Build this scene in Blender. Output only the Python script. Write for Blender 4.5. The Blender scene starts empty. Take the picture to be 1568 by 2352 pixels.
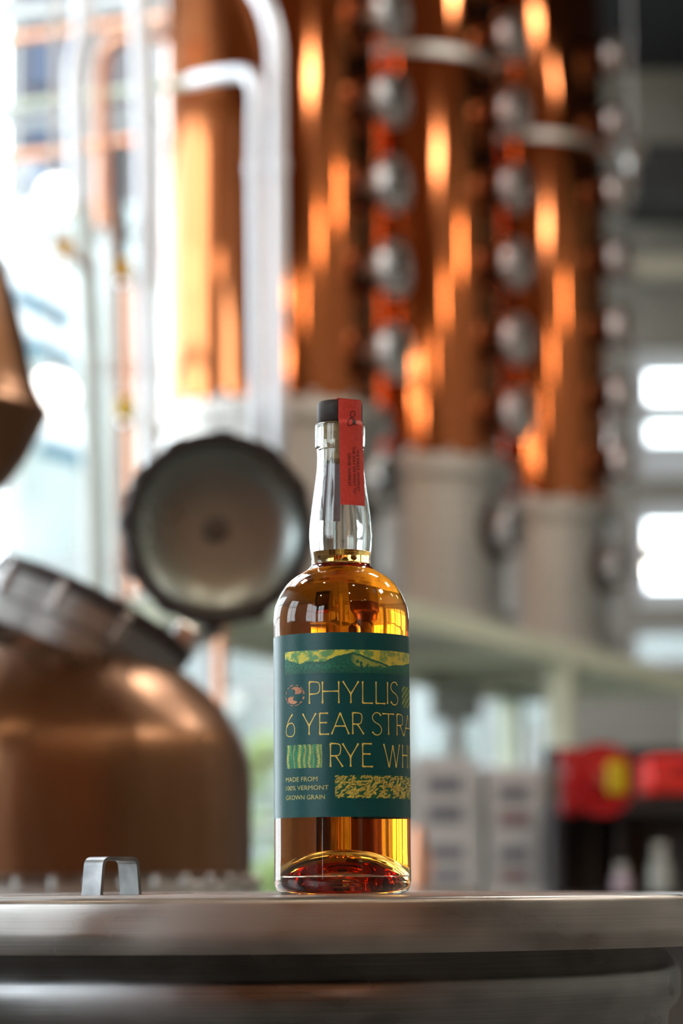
import bpy, bmesh, math, random
import numpy as np
from mathutils import Vector, Matrix
random.seed(7)
PI = math.pi
S = bpy.context.scene
COL = S.collection

# ------------------------------------------------------------------ camera
F = 6500.0                      # focal length in pixels of the 1568 x 2352 frame
HORIZON = 2040.0
ZC = 0.922                      # camera height
PITCH = math.atan((HORIZON - 1176.0) / F)
ROLL = math.radians(-0.36)
cd = bpy.data.cameras.new('camera')
cd.sensor_fit = 'VERTICAL'
cd.sensor_height = 36.0
cd.lens = F / 2352.0 * 36.0
cd.clip_start = 0.05
cd.clip_end = 300
cd.dof.use_dof = True
cd.dof.focus_distance = 1.60
cd.dof.aperture_fstop = 6.3
cam = bpy.data.objects.new('camera', cd)
COL.objects.link(cam)
RM = Matrix.Rotation(PI / 2 + PITCH, 4, 'X') @ Matrix.Rotation(ROLL, 4, 'Z')
cam.matrix_world = Matrix.Translation((0, 0, ZC)) @ RM
S.camera = cam

# ------------------------------------------------------------------ sky and exposure
SKY = 7.5
w = bpy.data.worlds.new('overcast_sky')
S.world = w
w.use_nodes = True
bg = w.node_tree.nodes['Background']
bg.inputs[0].default_value = (0.86, 0.93, 1.0, 1)
bg.inputs[1].default_value = SKY
vs = S.view_settings
vs.view_transform = 'Standard'
vs.look = 'None'
vs.gamma = 1
vs.use_curve_mapping = False
vs.exposure = 0.2
cy = S.cycles
cy.max_bounces = 24
cy.transmission_bounces = 24
cy.glossy_bounces = 8
cy.diffuse_bounces = 4
cy.transparent_max_bounces = 24
cy.sample_clamp_indirect = 12
cy.use_denoising = True
cy.caustics_reflective = True
cy.caustics_refractive = True


def area_light(name, loc, rot, sx, sy, power, color):
    l = bpy.data.lights.new(name, 'AREA')
    l.shape = 'RECTANGLE'; l.size = sx; l.size_y = sy; l.energy = power; l.color = color
    o = bpy.data.objects.new(name, l); COL.objects.link(o)
    o.location = loc; o.rotation_euler = rot
    return o


# ------------------------------------------------------------------ helpers
def ray(px, py):
    d = Vector(((px - 784.0) / F, -(py - 1176.0) / F, -1.0))
    return (RM.to_3x3() @ d)


def P(px, py, Y):
    """world point on the plane y = Y that the photograph shows at (px, py)"""
    d = ray(px, py)
    return Vector((0, 0, ZC)) + d * (Y / d.y)


def ppm(Y, py=1600):
    """pixels per metre near depth Y"""
    return F / (Y / (ray(784, py).y))


def lin(c):
    c = c / 255.0
    return c / 12.92 if c <= 0.04045 else ((c + 0.055) / 1.055) ** 2.4


def rgb(r, g, b):
    return (lin(r), lin(g), lin(b), 1.0)


MATS = {}


def mat(name, color, rough=0.5, metal=0.0, noise=None, bump=None, emit=None, coat=0.0, spec=0.5, aniso=0.0):
    """procedural principled material; noise=(scale xyz, colour2, detail) mixes a second colour,
    bump=(scale xyz, strength, distance)"""
    if name in MATS:
        return MATS[name]
    m = bpy.data.materials.new(name)
    m.use_nodes = True
    nt = m.node_tree
    b = nt.nodes['Principled BSDF']
    b.inputs['Base Color'].default_value = color
    b.inputs['Roughness'].default_value = rough
    b.inputs['Metallic'].default_value = metal
    b.inputs['Coat Weight'].default_value = coat
    b.inputs['Specular IOR Level'].default_value = spec
    if aniso:
        b.inputs['Anisotropic'].default_value = aniso
    if noise or bump:
        tc = nt.nodes.new('ShaderNodeTexCoord')
    if noise:
        mp = nt.nodes.new('ShaderNodeMapping'); mp.inputs['Scale'].default_value = noise[0]
        nz = nt.nodes.new('ShaderNodeTexNoise'); nz.inputs['Scale'].default_value = 1.0
        nz.inputs['Detail'].default_value = noise[2]
        cr = nt.nodes.new('ShaderNodeValToRGB')
        cr.color_ramp.elements[0].position = 0.35; cr.color_ramp.elements[1].position = 0.68
        cr.color_ramp.elements[0].color = color; cr.color_ramp.elements[1].color = noise[1]
        nt.links.new(tc.outputs['Object'], mp.inputs[0]); nt.links.new(mp.outputs[0], nz.inputs['Vector'])
        nt.links.new(nz.outputs['Fac'], cr.inputs[0]); nt.links.new(cr.outputs[0], b.inputs['Base Color'])
        if len(noise) > 3:
            mr = nt.nodes.new('ShaderNodeMapRange')
            mr.inputs['To Min'].default_value = rough; mr.inputs['To Max'].default_value = noise[3]
            mr.inputs['From Min'].default_value = 0.35; mr.inputs['From Max'].default_value = 0.68
            nt.links.new(nz.outputs['Fac'], mr.inputs[0]); nt.links.new(mr.outputs[0], b.inputs['Roughness'])
    if bump:
        mp = nt.nodes.new('ShaderNodeMapping'); mp.inputs['Scale'].default_value = bump[0]
        nz = nt.nodes.new('ShaderNodeTexNoise'); nz.inputs['Scale'].default_value = 1.0
        nz.inputs['Detail'].default_value = 2.0
        bp = nt.nodes.new('ShaderNodeBump'); bp.inputs['Strength'].default_value = bump[1]
        bp.inputs['Distance'].default_value = bump[2]
        nt.links.new(tc.outputs['Object'], mp.inputs[0]); nt.links.new(mp.outputs[0], nz.inputs['Vector'])
        nt.links.new(nz.outputs['Fac'], bp.inputs['Height']); nt.links.new(bp.outputs[0], b.inputs['Normal'])
    if emit:
        b.inputs['Emission Color'].default_value = emit[0]
        b.inputs['Emission Strength'].default_value = emit[1]
    MATS[name] = m
    return m


def brushed(name, c1, c2, r1, r2):
    """worn brushed steel: fine lines round the drum, smudges and cloudy reflections painted as tone and gloss"""
    m = bpy.data.materials.new(name); m.use_nodes = True
    nt = m.node_tree; b = nt.nodes['Principled BSDF']
    b.inputs['Metallic'].default_value = 1.0
    tc = nt.nodes.new('ShaderNodeTexCoord')

    def noise(scale, detail, rough=.55):
        mp = nt.nodes.new('ShaderNodeMapping'); mp.inputs['Scale'].default_value = scale
        nz = nt.nodes.new('ShaderNodeTexNoise'); nz.inputs['Scale'].default_value = 1.0
        nz.inputs['Detail'].default_value = detail; nz.inputs['Roughness'].default_value = rough
        nt.links.new(tc.outputs['Object'], mp.inputs[0]); nt.links.new(mp.outputs[0], nz.inputs['Vector'])
        return nz.outputs['Fac']
    lines = noise((9, 9, 900), 2)
    smudge_reflection = noise((13, 13, 26), 2.2, .5)  # strong tone variation also stands in for patchy reflections
    a = nt.nodes.new('ShaderNodeMath'); a.operation = 'MULTIPLY'; a.inputs[1].default_value = .2
    nt.links.new(lines, a.inputs[0])
    c = nt.nodes.new('ShaderNodeMath'); c.operation = 'MULTIPLY_ADD'; c.inputs[1].default_value = .8
    nt.links.new(smudge_reflection, c.inputs[0]); nt.links.new(a.outputs[0], c.inputs[2])
    cr = nt.nodes.new('ShaderNodeValToRGB')
    cr.color_ramp.elements[0].position = .38; cr.color_ramp.elements[1].position = .62
    cr.color_ramp.elements[0].color = c2; cr.color_ramp.elements[1].color = c1
    nt.links.new(c.outputs[0], cr.inputs[0]); nt.links.new(cr.outputs[0], b.inputs['Base Color'])
    mr = nt.nodes.new('ShaderNodeMapRange')
    mr.inputs['From Min'].default_value = .35; mr.inputs['From Max'].default_value = .65
    mr.inputs['To Min'].default_value = r1; mr.inputs['To Max'].default_value = r2
    nt.links.new(smudge_reflection, mr.inputs[0]); nt.links.new(mr.outputs[0], b.inputs['Roughness'])
    return m


def glass_mat(name, color, ior, rough=0.0, absorb=None):
    m = bpy.data.materials.new(name); m.use_nodes = True
    nt = m.node_tree
    nt.nodes.remove(nt.nodes['Principled BSDF'])
    g = nt.nodes.new('ShaderNodeBsdfGlass')
    g.inputs['Color'].default_value = color; g.inputs['IOR'].default_value = ior
    g.inputs['Roughness'].default_value = rough
    out = nt.nodes['Material Output']
    nt.links.new(g.outputs[0], out.inputs['Surface'])
    if absorb:
        v = nt.nodes.new('ShaderNodeVolumeAbsorption')
        v.inputs['Color'].default_value = absorb[0]; v.inputs['Density'].default_value = absorb[1]
        nt.links.new(v.outputs[0], out.inputs['Volume'])
    return m


def pane_mat(name, tint, gloss=0.08):
    m = bpy.data.materials.new(name); m.use_nodes = True
    nt = m.node_tree
    nt.nodes.remove(nt.nodes['Principled BSDF'])
    t = nt.nodes.new('ShaderNodeBsdfTransparent'); t.inputs[0].default_value = tint
    g = nt.nodes.new('ShaderNodeBsdfGlossy'); g.inputs['Roughness'].default_value = 0.02
    mx = nt.nodes.new('ShaderNodeMixShader'); mx.inputs[0].default_value = gloss
    nt.links.new(t.outputs[0], mx.inputs[1]); nt.links.new(g.outputs[0], mx.inputs[2])
    nt.links.new(mx.outputs[0], nt.nodes['Material Output'].inputs['Surface'])
    return m


def link(name, me, parent=None, m=None, loc=None):
    o = bpy.data.objects.new(name, me)
    COL.objects.link(o)
    if parent is not None:
        o.parent = parent
    if loc is not None:
        o.location = loc
    for mm in (m if isinstance(m, (list, tuple)) else [m]):
        if mm is not None:
            me.materials.append(mm)
    return o


def obj(name, bm, m=None, parent=None, smooth=True, angle=40, loc=None):
    me = bpy.data.meshes.new(name)
    bm.normal_update()
    bm.to_mesh(me); bm.free()
    if smooth:
        me.polygons.foreach_set('use_smooth', [True] * len(me.polygons))
        try:
            me.set_sharp_from_angle(angle=math.radians(angle))
        except Exception:
            pass
    return link(name, me, parent, m, loc)


def thing(name, label, cat, loc=(0, 0, 0), group=None, rot=None):
    o = bpy.data.objects.new(name, None); COL.objects.link(o)
    o.location = loc
    if rot:
        o.rotation_euler = rot
    o.empty_display_size = 0.05
    o['label'] = label; o['category'] = cat
    if group:
        o['group'] = group
    return o


def tag(o, label=None, cat=None, group=None, kind=None):
    if label: o['label'] = label
    if cat: o['category'] = cat
    if group: o['group'] = group
    if kind: o['kind'] = kind
    return o


def struct(name, bm, m, parent=None, smooth=False):
    o = obj(name, bm, m, parent, smooth=smooth)
    if parent is None:
        o['kind'] = 'structure'
    return o


def add_box(bm, x0, x1, y0, y1, z0, z1, bev=0.0, M=None):
    r = bmesh.ops.create_cube(bm, size=1.0)
    vs_ = r['verts']
    bmesh.ops.scale(bm, vec=(x1 - x0, y1 - y0, z1 - z0), verts=vs_)
    bmesh.ops.translate(bm, vec=((x0 + x1) / 2, (y0 + y1) / 2, (z0 + z1) / 2), verts=vs_)
    if bev > 0:
        es = list({e for v in vs_ for e in v.link_edges})
        r2 = bmesh.ops.bevel(bm, geom=es, offset=bev, segments=2, profile=0.5, affect='EDGES')
        vs_ = list({v for f in r2['faces'] for v in f.verts} | {v for v in vs_ if v.is_valid})
    if M is not None:
        bmesh.ops.transform(bm, matrix=M, verts=[v for v in vs_ if v.is_valid])
    return bm


def box(x0, x1, y0, y1, z0, z1, bev=0.0, M=None):
    return add_box(bmesh.new(), x0, x1, y0, y1, z0, z1, bev, M)


def add_lathe(bm, prof, seg=48, M=None, closed=False, mats=None):
    """revolve [(r, z)] about z; a profile point with r = 0 becomes one pole vertex"""
    rings = []
    for r, z in prof:
        if r <= 1e-9:
            rings.append([bm.verts.new((0, 0, z))])
        else:
            rings.append([bm.verts.new((r * math.cos(2 * PI * k / seg), r * math.sin(2 * PI * k / seg), z)) for k in range(seg)])
    n = len(rings)
    for i in range(n if closed else n - 1):
        a, b = rings[i], rings[(i + 1) % n]
        for k in range(seg):
            k2 = (k + 1) % seg
            if len(a) == 1 and len(b) == 1:
                continue
            if len(a) == 1:
                f = bm.faces.new((a[0], b[k2], b[k]))
            elif len(b) == 1:
                f = bm.faces.new((a[k], a[k2], b[0]))
            else:
                f = bm.faces.new((a[k], a[k2], b[k2], b[k]))
            if mats:
                f.material_index = mats[i]
    if M is not None:
        bmesh.ops.transform(bm, matrix=M, verts=[v for r in rings for v in r])
    return bm


def lathe(prof, seg=48, M=None, closed=False, mats=None):
    return add_lathe(bmesh.new(), prof, seg, M, closed, mats)


def add_tube(bm, pts, r, seg=14, caps=True):
    pts = [Vector(p) for p in pts]
    n = len(pts)
    tang = []
    for i in range(n):
        a = pts[max(i - 1, 0)]; b = pts[min(i + 1, n - 1)]
        tang.append((b - a).normalized())
    t0 = tang[0]
    up = Vector((0, 0, 1)) if abs(t0.z) < 0.9 else Vector((1, 0, 0))
    u = t0.cross(up).normalized()
    rings = []
    for i in range(n):
        t = tang[i]
        u = (u - t * u.dot(t)).normalized()
        v = t.cross(u)
        rr = r[i] if isinstance(r, (list, tuple)) else r
        rings.append([bm.verts.new(pts[i] + (u * math.cos(2 * PI * k / seg) + v * math.sin(2 * PI * k / seg)) * rr) for k in range(seg)])
    for i in range(n - 1):
        for k in range(seg):
            k2 = (k + 1) % seg
            bm.faces.new((rings[i][k], rings[i][k2], rings[i + 1][k2], rings[i + 1][k]))
    if caps:
        bm.faces.new(list(reversed(rings[0]))); bm.faces.new(rings[-1])
    return bm


def bend(pts, rad, n=8):
    """round the corners of a polyline with radius rad"""
    pts = [Vector(p) for p in pts]
    out = [pts[0]]
    for i in range(1, len(pts) - 1):
        a, b, c = pts[i - 1], pts[i], pts[i + 1]
        d1 = (a - b).normalized(); d2 = (c - b).normalized()
        L = min(rad, (a - b).length * 0.49, (c - b).length * 0.49)
        p0 = b + d1 * L; p2 = b + d2 * L
        for k in range(n + 1):
            t = k / n
            out.append(p0 * (1 - t) ** 2 + b * 2 * t * (1 - t) + p2 * t * t)
    out.append(pts[-1])
    return out


def align(loc, zdir, xhint=(0, 0, 1)):
    z = Vector(zdir).normalized()
    x = Vector(xhint) - z * Vector(xhint).dot(z)
    if x.length < 1e-6:
        x = Vector((1, 0, 0)) - z * z.x
    x.normalize()
    y = z.cross(x)
    M = Matrix((x, y, z)).transposed().to_4x4()
    M.translation = Vector(loc)
    return M


def smoothprof(p, n=3, keep=None):
    """Catmull-Rom resample of a profile"""
    out = []
    for i in range(len(p) - 1):
        p0 = p[max(i - 1, 0)]; p1 = p[i]; p2 = p[i + 1]; p3 = p[min(i + 2, len(p) - 1)]
        for k in range(n):
            t = k / n
            f = lambda a, b, c, d: .5 * (2 * b + (c - a) * t + (2 * a - 5 * b + 4 * c - d) * t * t + (3 * b - a - 3 * c + d) * t ** 3)
            out.append((max(f(p0[0], p1[0], p2[0], p3[0]), 0), f(p0[1], p1[1], p2[1], p3[1])))
    out.append(p[-1])
    return out


# ------------------------------------------------------------------ materials
M_CONC = mat('concrete_floor', rgb(104, 100, 95), 0.55, noise=((1.5, 1.5, 1.5), rgb(84, 81, 77), 6))
M_WALL = mat('grey_painted_wall', rgb(150, 145, 136), 0.8, noise=((2, 2, 2), rgb(138, 133, 125), 3))
M_WHITEWALL = mat('pale_painted_wall', rgb(205, 203, 198), 0.8, noise=((2, 2, 2), rgb(190, 188, 182), 3))
M_SOFFIT = mat('dark_soffit', rgb(44, 44, 52), 0.9, noise=((2, 2, 2), rgb(36, 36, 42), 2))
M_CEIL = mat('timber_ceiling', rgb(150, 112, 82), 0.85, noise=((6, 0.6, 2), rgb(122, 88, 62), 4))
M_WOOD = mat('brown_wood', rgb(172, 106, 56), 0.6, noise=((6, 6, 0.8), rgb(112, 64, 32), 5))
M_FRAME = mat('white_window_frame', rgb(226, 230, 234), 0.5, noise=((9, 9, 9), rgb(214, 218, 222), 2))
M_PANE = pane_mat('window_glass', (0.97, 0.985, 0.98, 1))
M_COPPER = mat('column_copper', (0.60, 0.205, 0.078, 1), 0.05, 1.0, noise=((5, 5, 0.7), (0.47, 0.145, 0.052, 1), 4, 0.09), bump=((14, 14, 0.5), 0.010, 0.02))
M_POTCOP = mat('aged_copper', (0.29, 0.15, 0.08, 1), 0.26, 1.0, noise=((14, 14, 3), (0.21, 0.10, 0.05, 1), 5, 0.38), bump=((26, 26, 5), 0.22, 0.01))
M_PIPECOP = mat('pipe_copper', (0.80, 0.42, 0.26, 1), 0.3, 1.0, noise=((8, 8, 8), (0.68, 0.32, 0.19, 1), 3))
M_STEEL = mat('brushed_steel', (0.60, 0.585, 0.56, 1), 0.36, 1.0, noise=((3, 3, 60), (0.50, 0.485, 0.465, 1), 3, 0.44))
M_BRIGHT = mat('polished_steel', (0.82, 0.83, 0.85, 1), 0.24, 1.0, noise=((4, 4, 4), (0.76, 0.77, 0.80, 1), 2))
M_RING = mat('ring_steel', (0.78, 0.76, 0.73, 1), 0.36, 1.0, noise=((9, 9, 9), (0.55, 0.53, 0.51, 1), 2))
M_NECK = mat('neck_copper', (0.16, 0.075, 0.045, 1), 0.4, 1.0, noise=((9, 9, 9), (0.11, 0.05, 0.03, 1), 3))
M_DULL = mat('dull_steel', (0.34, 0.33, 0.325, 1), 0.38, 1.0, noise=((9, 9, 9), (0.28, 0.27, 0.265, 1), 3))
M_SATIN = mat('satin_steel', (0.88, 0.90, 0.94, 1), 0.5, 0.85, noise=((4, 4, 4), (0.83, 0.85, 0.90, 1), 2))
M_DARKRUB = mat('dark_rubber', rgb(50, 38, 36), 0.6, noise=((30, 30, 30), rgb(46, 38, 36), 3))
M_GREENPAINT = mat('pale_green_paint', rgb(222, 228, 206), 0.5, noise=((8, 8, 8), rgb(208, 216, 192), 3))
M_BLACK = mat('black_paint', rgb(52, 51, 54), 0.5, noise=((10, 10, 10), rgb(42, 41, 44), 2))
M_YEL = mat('yellow_plastic', rgb(236, 178, 12), 0.4, noise=((20, 20, 20), rgb(222, 164, 8), 2))
M_RED = mat('red_enamel', rgb(190, 14, 24), 0.35, noise=((12, 12, 12), rgb(168, 10, 20), 2))
M_REDBRIGHT = mat('bright_red_plastic', rgb(255, 62, 50), 0.4, noise=((12, 12, 12), rgb(250, 40, 44), 2))
M_CARTON = mat('grey_carton', rgb(196, 193, 190), 0.85, noise=((6, 6, 6), rgb(184, 181, 178), 4))
M_PRINT = mat('dark_print', rgb(104, 106, 116), 0.8, noise=((20, 20, 20), rgb(92, 92, 102), 2))
M_PRINTR = mat('reddish_print', rgb(134, 98, 100), 0.8, noise=((20, 20, 20), rgb(118, 88, 92), 2))
M_BULB = mat('warm_lamp', (1, 1, 1, 1), 0.5, emit=((1.0, 0.74, 0.46, 1), 55.0))
M_PEND = mat('pendant_bulb', (1, 1, 1, 1), 0.5, emit=((1.0, 0.84, 0.64, 1), 170.0))
M_FILLPANEL = mat('fill_panel', (1, 1, 1, 1), 0.5, emit=((1.0, 0.94, 0.86, 1), 24.0))
M_BULBW = mat('white_globe', rgb(250, 250, 246), 0.4, emit=((1.0, 0.96, 0.9, 1), 3.0))
M_SIGHT = mat('sight_glass', rgb(40, 44, 44), 0.06, 0.0, noise=((12, 12, 12), rgb(54, 58, 56), 2), coat=0.6)

# ------------------------------------------------------------------ the hall
X0, X1, Y0, Y1, ZT = -6.0, 7.0, -5.0, 15.0, 6.2
struct('floor', box(X0, X1, Y0, Y1 + 0.2, -0.1, 0.0), M_CONC)
ADDED_SKYLIGHTS = ((-5.4, -2.2, 6.0, 10.0), (-5.4, -2.2, 10.4, 14.4))  # unseen skylights, added to brighten the pipes below
bmc = bmesh.new()
for (a, b, c, d) in ((X0 - .2, -5.4, Y0 - .2, Y1 + .2), (-2.2, X1 + .2, Y0 - .2, Y1 + .2), (-5.4, -2.2, Y0 - .2, 6.0), (-5.4, -2.2, 10.0, 10.4), (-5.4, -2.2, 14.4, Y1 + .2)):
    add_box(bmc, a, b, c, d, ZT, ZT + 0.2)
struct('ceiling', bmc, M_CEIL)
for i_, (a, b, c, d) in enumerate(ADDED_SKYLIGHTS):
    sk = bpy.data.objects.new('window_%d' % (20 + i_), None); COL.objects.link(sk); sk['kind'] = 'structure'
    for q in range(4):
        y_ = c + (d - c) * q / 4
        obj('glass_pane', box(a, b, y_ + .03, y_ + (d - c) / 4 - .03, ZT + .08, ZT + .09), M_PANE, sk, smooth=False)
        obj('mullion', box(a, b, y_ - .03, y_ + .03, ZT + .05, ZT + .12), M_FRAME, sk, smooth=False)


def wall_panels(bm, a0, a1, holes, put):
    """fill the rectangle a0..a1 x 0..ZT except for the holes (a, b, z0, z1)"""
    xs = sorted({a0, a1} | {h[0] for h in holes} | {h[1] for h in holes})
    zs = sorted({0.0, ZT} | {h[2] for h in holes} | {h[3] for h in holes})
    for i in range(len(xs) - 1):
        for j in range(len(zs) - 1):
            cx, cz = (xs[i] + xs[i + 1]) / 2, (zs[j] + zs[j + 1]) / 2
            if any(h[0] < cx < h[1] and h[2] < cz < h[3] for h in holes):
                continue
            put(bm, xs[i], xs[i + 1], zs[j], zs[j + 1])
    return bm


WIN = [0]


def window(axis, c, a0, a1, z0, z1, nv, nh, bar=0.05, vs=None, hs=None):
    """window in a wall: frame with mullions, glass panes between them; axis 'y' = in a wall y = c"""
    WIN[0] += 1
    root = thing('window_%d' % WIN[0], None, None)
    del root['label']; del root['category']
    root['kind'] = 'structure'

    def bxx(p0, p1, q0, q1, d0, d1):
        return box(p0, p1, c + d0, c + d1, q0, q1) if axis == 'y' else box(c + d0, c + d1, p0, p1, q0, q1)
    root.location = (0, 0, 0)
    f = bmesh.new()
    for (p0, p1, q0, q1) in ((a0, a1, z0, z0 + bar), (a0, a1, z1 - bar, z1), (a0, a0 + bar, z0 + bar, z1 - bar), (a1 - bar, a1, z0 + bar, z1 - bar)):
        if axis == 'y': add_box(f, p0, p1, c - 0.05, c + 0.05, q0, q1)
        else: add_box(f, c - 0.05, c + 0.05, p0, p1, q0, q1)
    obj('window_frame', f, M_FRAME, root, smooth=False)
    va = vs if vs is not None else [a0 + (a1 - a0) * k / nv for k in range(1, nv)]
    ha = hs if hs is not None else [z0 + (z1 - z0) * k / nh for k in range(1, nh)]
    for v in va:
        obj('mullion', bxx(v - bar / 2, v + bar / 2, z0 + bar, z1 - bar, -0.035, 0.035), M_FRAME, root, smooth=False)
    vv = [a0] + list(va) + [a1]
    hh = [z0] + list(ha) + [z1]
    for i in range(len(vv) - 1):
        for h in ha:
            obj('transom', bxx(vv[i] + bar / 2, vv[i + 1] - bar / 2, h - bar / 2, h + bar / 2, -0.03, 0.03), M_FRAME, root, smooth=False)
        for j in range(len(hh) - 1):
            obj('glass_pane', bxx(vv[i] + bar / 2, vv[i + 1] - bar / 2, hh[j] + bar / 2, hh[j + 1] - bar / 2, -0.004, 0.004), M_PANE, root, smooth=False)
    return root


def bx_(px): return (px - 784.0) / F * Y1
def bz_(py): return ZC + (HORIZON - py) / F * Y1


HOLES_BACK = [(-5.6, bx_(480), 0.5, 6.1), (bx_(500), bx_(680), 0.5, bz_(1420)),
              (bx_(925), bx_(1262), bz_(1770), bz_(1490)),
              (bx_(1452), 3.4, bz_(1098), bz_(798)), (bx_(1452), 3.4, bz_(1398), bz_(1158)), (bx_(1452), 3.4, bz_(1535), bz_(1452))]
bmw = wall_panels(bmesh.new(), X0, X1, HOLES_BACK, lambda bm, a, b, c, d: add_box(bm, a, b, Y1, Y1 + 0.2, c, d))
struct('wall_back', bmw, M_WALL)
window('y', Y1 + 0.08, *HOLES_BACK[0], 1, 1, 0.05, vs=[-5.0, -4.2, -3.4, -2.6, bx_(6), bx_(192)], hs=[bz_(1290), bz_(830), bz_(505), bz_(228), bz_(-60)])
window('y', Y1 + 0.08, *HOLES_BACK[1], 1, 2, 0.04, hs=[bz_(1580), bz_(1900)])
window('y', Y1 + 0.08, *HOLES_BACK[2], 2, 1, 0.03, vs=[bx_(1112)])
window('y', Y1 + 0.08, *HOLES_BACK[3], 1, 1, 0.11, vs=[2.3], hs=[bz_(942), bz_(1038)])
window('y', Y1 + 0.08, *HOLES_BACK[4], 1, 1, 0.09, vs=[2.3], hs=[bz_(1275)])
window('y', Y1 + 0.08, *HOLES_BACK[5], 1, 1, 0.03, vs=[2.3])

HL = [(-4.9, -1.6, 1.5, 4.6), (1.0, 3.2, 1.5, 4.6), (6.3, 8.9, 0.6, 5.1), (9.1, 11.7, 0.6, 5.1), (11.9, 14.6, 0.6, 5.1)]
bmw = wall_panels(bmesh.new(), Y0, Y1, HL, lambda bm, a, b, c, d: add_box(bm, X0 - 0.2, X0, a, b, c, d))
struct('wall_left', bmw, M_WHITEWALL)
window('x', X0 - 0.08, *HL[0], 2, 2, 0.07)
window('x', X0 - 0.08, *HL[1], 2, 2, 0.07)
for h in HL[2:]:
    window('x', X0 - 0.08, *h, 2, 3, 0.09)
struct('wall_right', box(X1, X1 + 0.2, Y0, Y1 + 0.2, 0, ZT), M_WALL)
HR = [(-5.6, -3.8, 1.5, 4.6), (-4.6, -4.35, 0.2, 1.45)]
bmw = wall_panels(bmesh.new(), X0, X1, HR, lambda bm, a, b, c, d: add_box(bm, a, b, Y0 - 0.2, Y0, c, d))
struct('wall_rear', bmw, M_WOOD)
window('y', Y0 - 0.08, *HR[0], 2, 2, 0.07)
window('y', Y0 - 0.08, *HR[1], 1, 1, 0.03, vs=[], hs=[])
struct('trim_1', box(0.9, X1, 8.0, Y1, bz_(128), ZT), M_SOFFIT)
# dark duct and pale cable tray high on the back wall
a, b = P(1440, 400, 14.4), P(2400, 400, 14.4)
bm = box(a.x, X1, 14.05, 14.75, bz_(520) - 0.02, bz_(398) - 0.03, 0.02)
tag(obj('ventilation_duct', bm, mat('duct_grey', rgb(62, 62, 64), 0.6, noise=((4, 4, 4), rgb(52, 52, 55), 3)), smooth=False),
    'dark grey ventilation duct running across the upper back wall', 'duct')
bm = box(bx_(1430), X1, 14.55, 14.75, bz_(662), bz_(618), 0.01)
tag(obj('cable_tray', bm, mat('tray_cream', rgb(196, 188, 168), 0.6, noise=((6, 6, 6), rgb(184, 176, 156), 2)), smooth=False),
    'cream cable tray under the dark duct on the back wall', 'cable tray')
for px, py0, py1 in ((1455, 345, 450),):
    bm = add_tube(bmesh.new(), [P(px - 10, py1, 11.6), P(px - 3, py0, 11.6)], 0.025)
    add_tube(bm, [P(px - 3, py0, 11.6) + Vector((-0.04, 0, 0)), P(px - 3, py0, 11.6) + Vector((0.045, 0, 0))], 0.04)
    q = P(px - 3, py0, 11.6)
    add_tube(bm, [q, Vector((q.x, q.y, ZT))], .004, 8)
    tag(obj('sprinkler_drop', bm, M_STEEL), 'short pale pipe fitting hanging beside the copper column under the dark ceiling', 'pipe fitting')
    bm = None

# outside: ground, building, awnings
tag(obj('exterior_ground', box(-60, 60, -50, 80, -0.3, -0.15), mat('outside_gravel', rgb(170, 172, 160), 0.9, noise=((0.5, 0.5, 0.5), rgb(140, 150, 120), 4)), smooth=False), kind='structure')
YB = 19.5
tag(obj('boundary_wall', box(-9, 9, 18.6, 18.9, -0.15, 2.75, 0.02), mat('boundary_concrete', rgb(160, 168, 172), 0.9, noise=((0.9, 0.9, 0.9), rgb(134, 144, 142), 4)), smooth=False),
    'pale grey boundary wall outside the low windows', 'wall')
blue = mat('blue_dark_glass', rgb(18, 44, 74), 0.3, noise=((1, 1, 1), rgb(14, 36, 62), 2))
gfac = mat('grey_facade', rgb(78, 74, 76), 0.8, noise=((2, 2, 2), rgb(70, 67, 68), 3))
t = thing('neighbouring_building', 'grey building with dark blue windows seen through the tall window', 'building', (P(190, 200, YB).x, YB, -0.15))
T = t.location
def rel(bm):
    bmesh.ops.translate(bm, vec=-Vector(T), verts=bm.verts); return bm
xl, xr = P(20, 200, YB).x, P(305, 200, YB).x
zb = P(200, 470, YB).z
obj('wall', rel(box(xl, xr, YB, YB + 4, zb, 9)), gfac, t, smooth=False)
obj('lower_wall', rel(box(xl - .02, xr + .02, YB - .02, YB + 4, -0.15, zb)), mat('white_render', rgb(168, 176, 176), 0.8, noise=((1.2, 1.2, 1.2), rgb(138, 148, 144), 3)), t, smooth=False)
for y0, y1 in ((-170, -60), (-40, 30), (70, 205), (245, 335), (362, 450)):
    for x0, x1 in ((64, 160),):
        A, B = P(x0, y1, YB), P(x1, y0, YB)
        w_ = obj('window', rel(box(A.x, B.x, YB - 0.06, YB - 0.005, A.z, B.z)), blue, t, smooth=False)
t = thing('awning_row', 'white awnings with teal undersides outside the tall window', 'awning', (P(110, 700, 18).x, 18, -0.15))
T = t.location
wh = mat('white_canvas', rgb(238, 240, 242), 0.7, noise=((3, 3, 3), rgb(230, 232, 236), 2))
teal = mat('teal_trim', rgb(60, 110, 130), 0.7, noise=((3, 3, 3), rgb(52, 98, 118), 2))
for (x0, y0, x1, y1) in ((30, 605, 190, 690), (30, 715, 190, 778), (90, 965, 210, 1000)):
    A, B = P(x0, y0, 17.8), P(x1, y1, 17.8)
    mid = (A + B) / 2; ang = math.atan2(B.z - A.z, B.x - A.x); L = (B - A).length
    M_ = Matrix.Translation(mid - Vector(T)) @ Matrix.Rotation(-ang, 4, 'Y')
    obj('canvas', box(-L / 2, L / 2, 0, 0.5, -0.11, 0.09, 0.02, M_), wh, t, smooth=False)
    obj('trim_bar', box(-L / 2 + 0.05, L / 2, -0.03, 0.05, -0.21, -0.13, 0.0, M_), teal, t, smooth=False)
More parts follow.
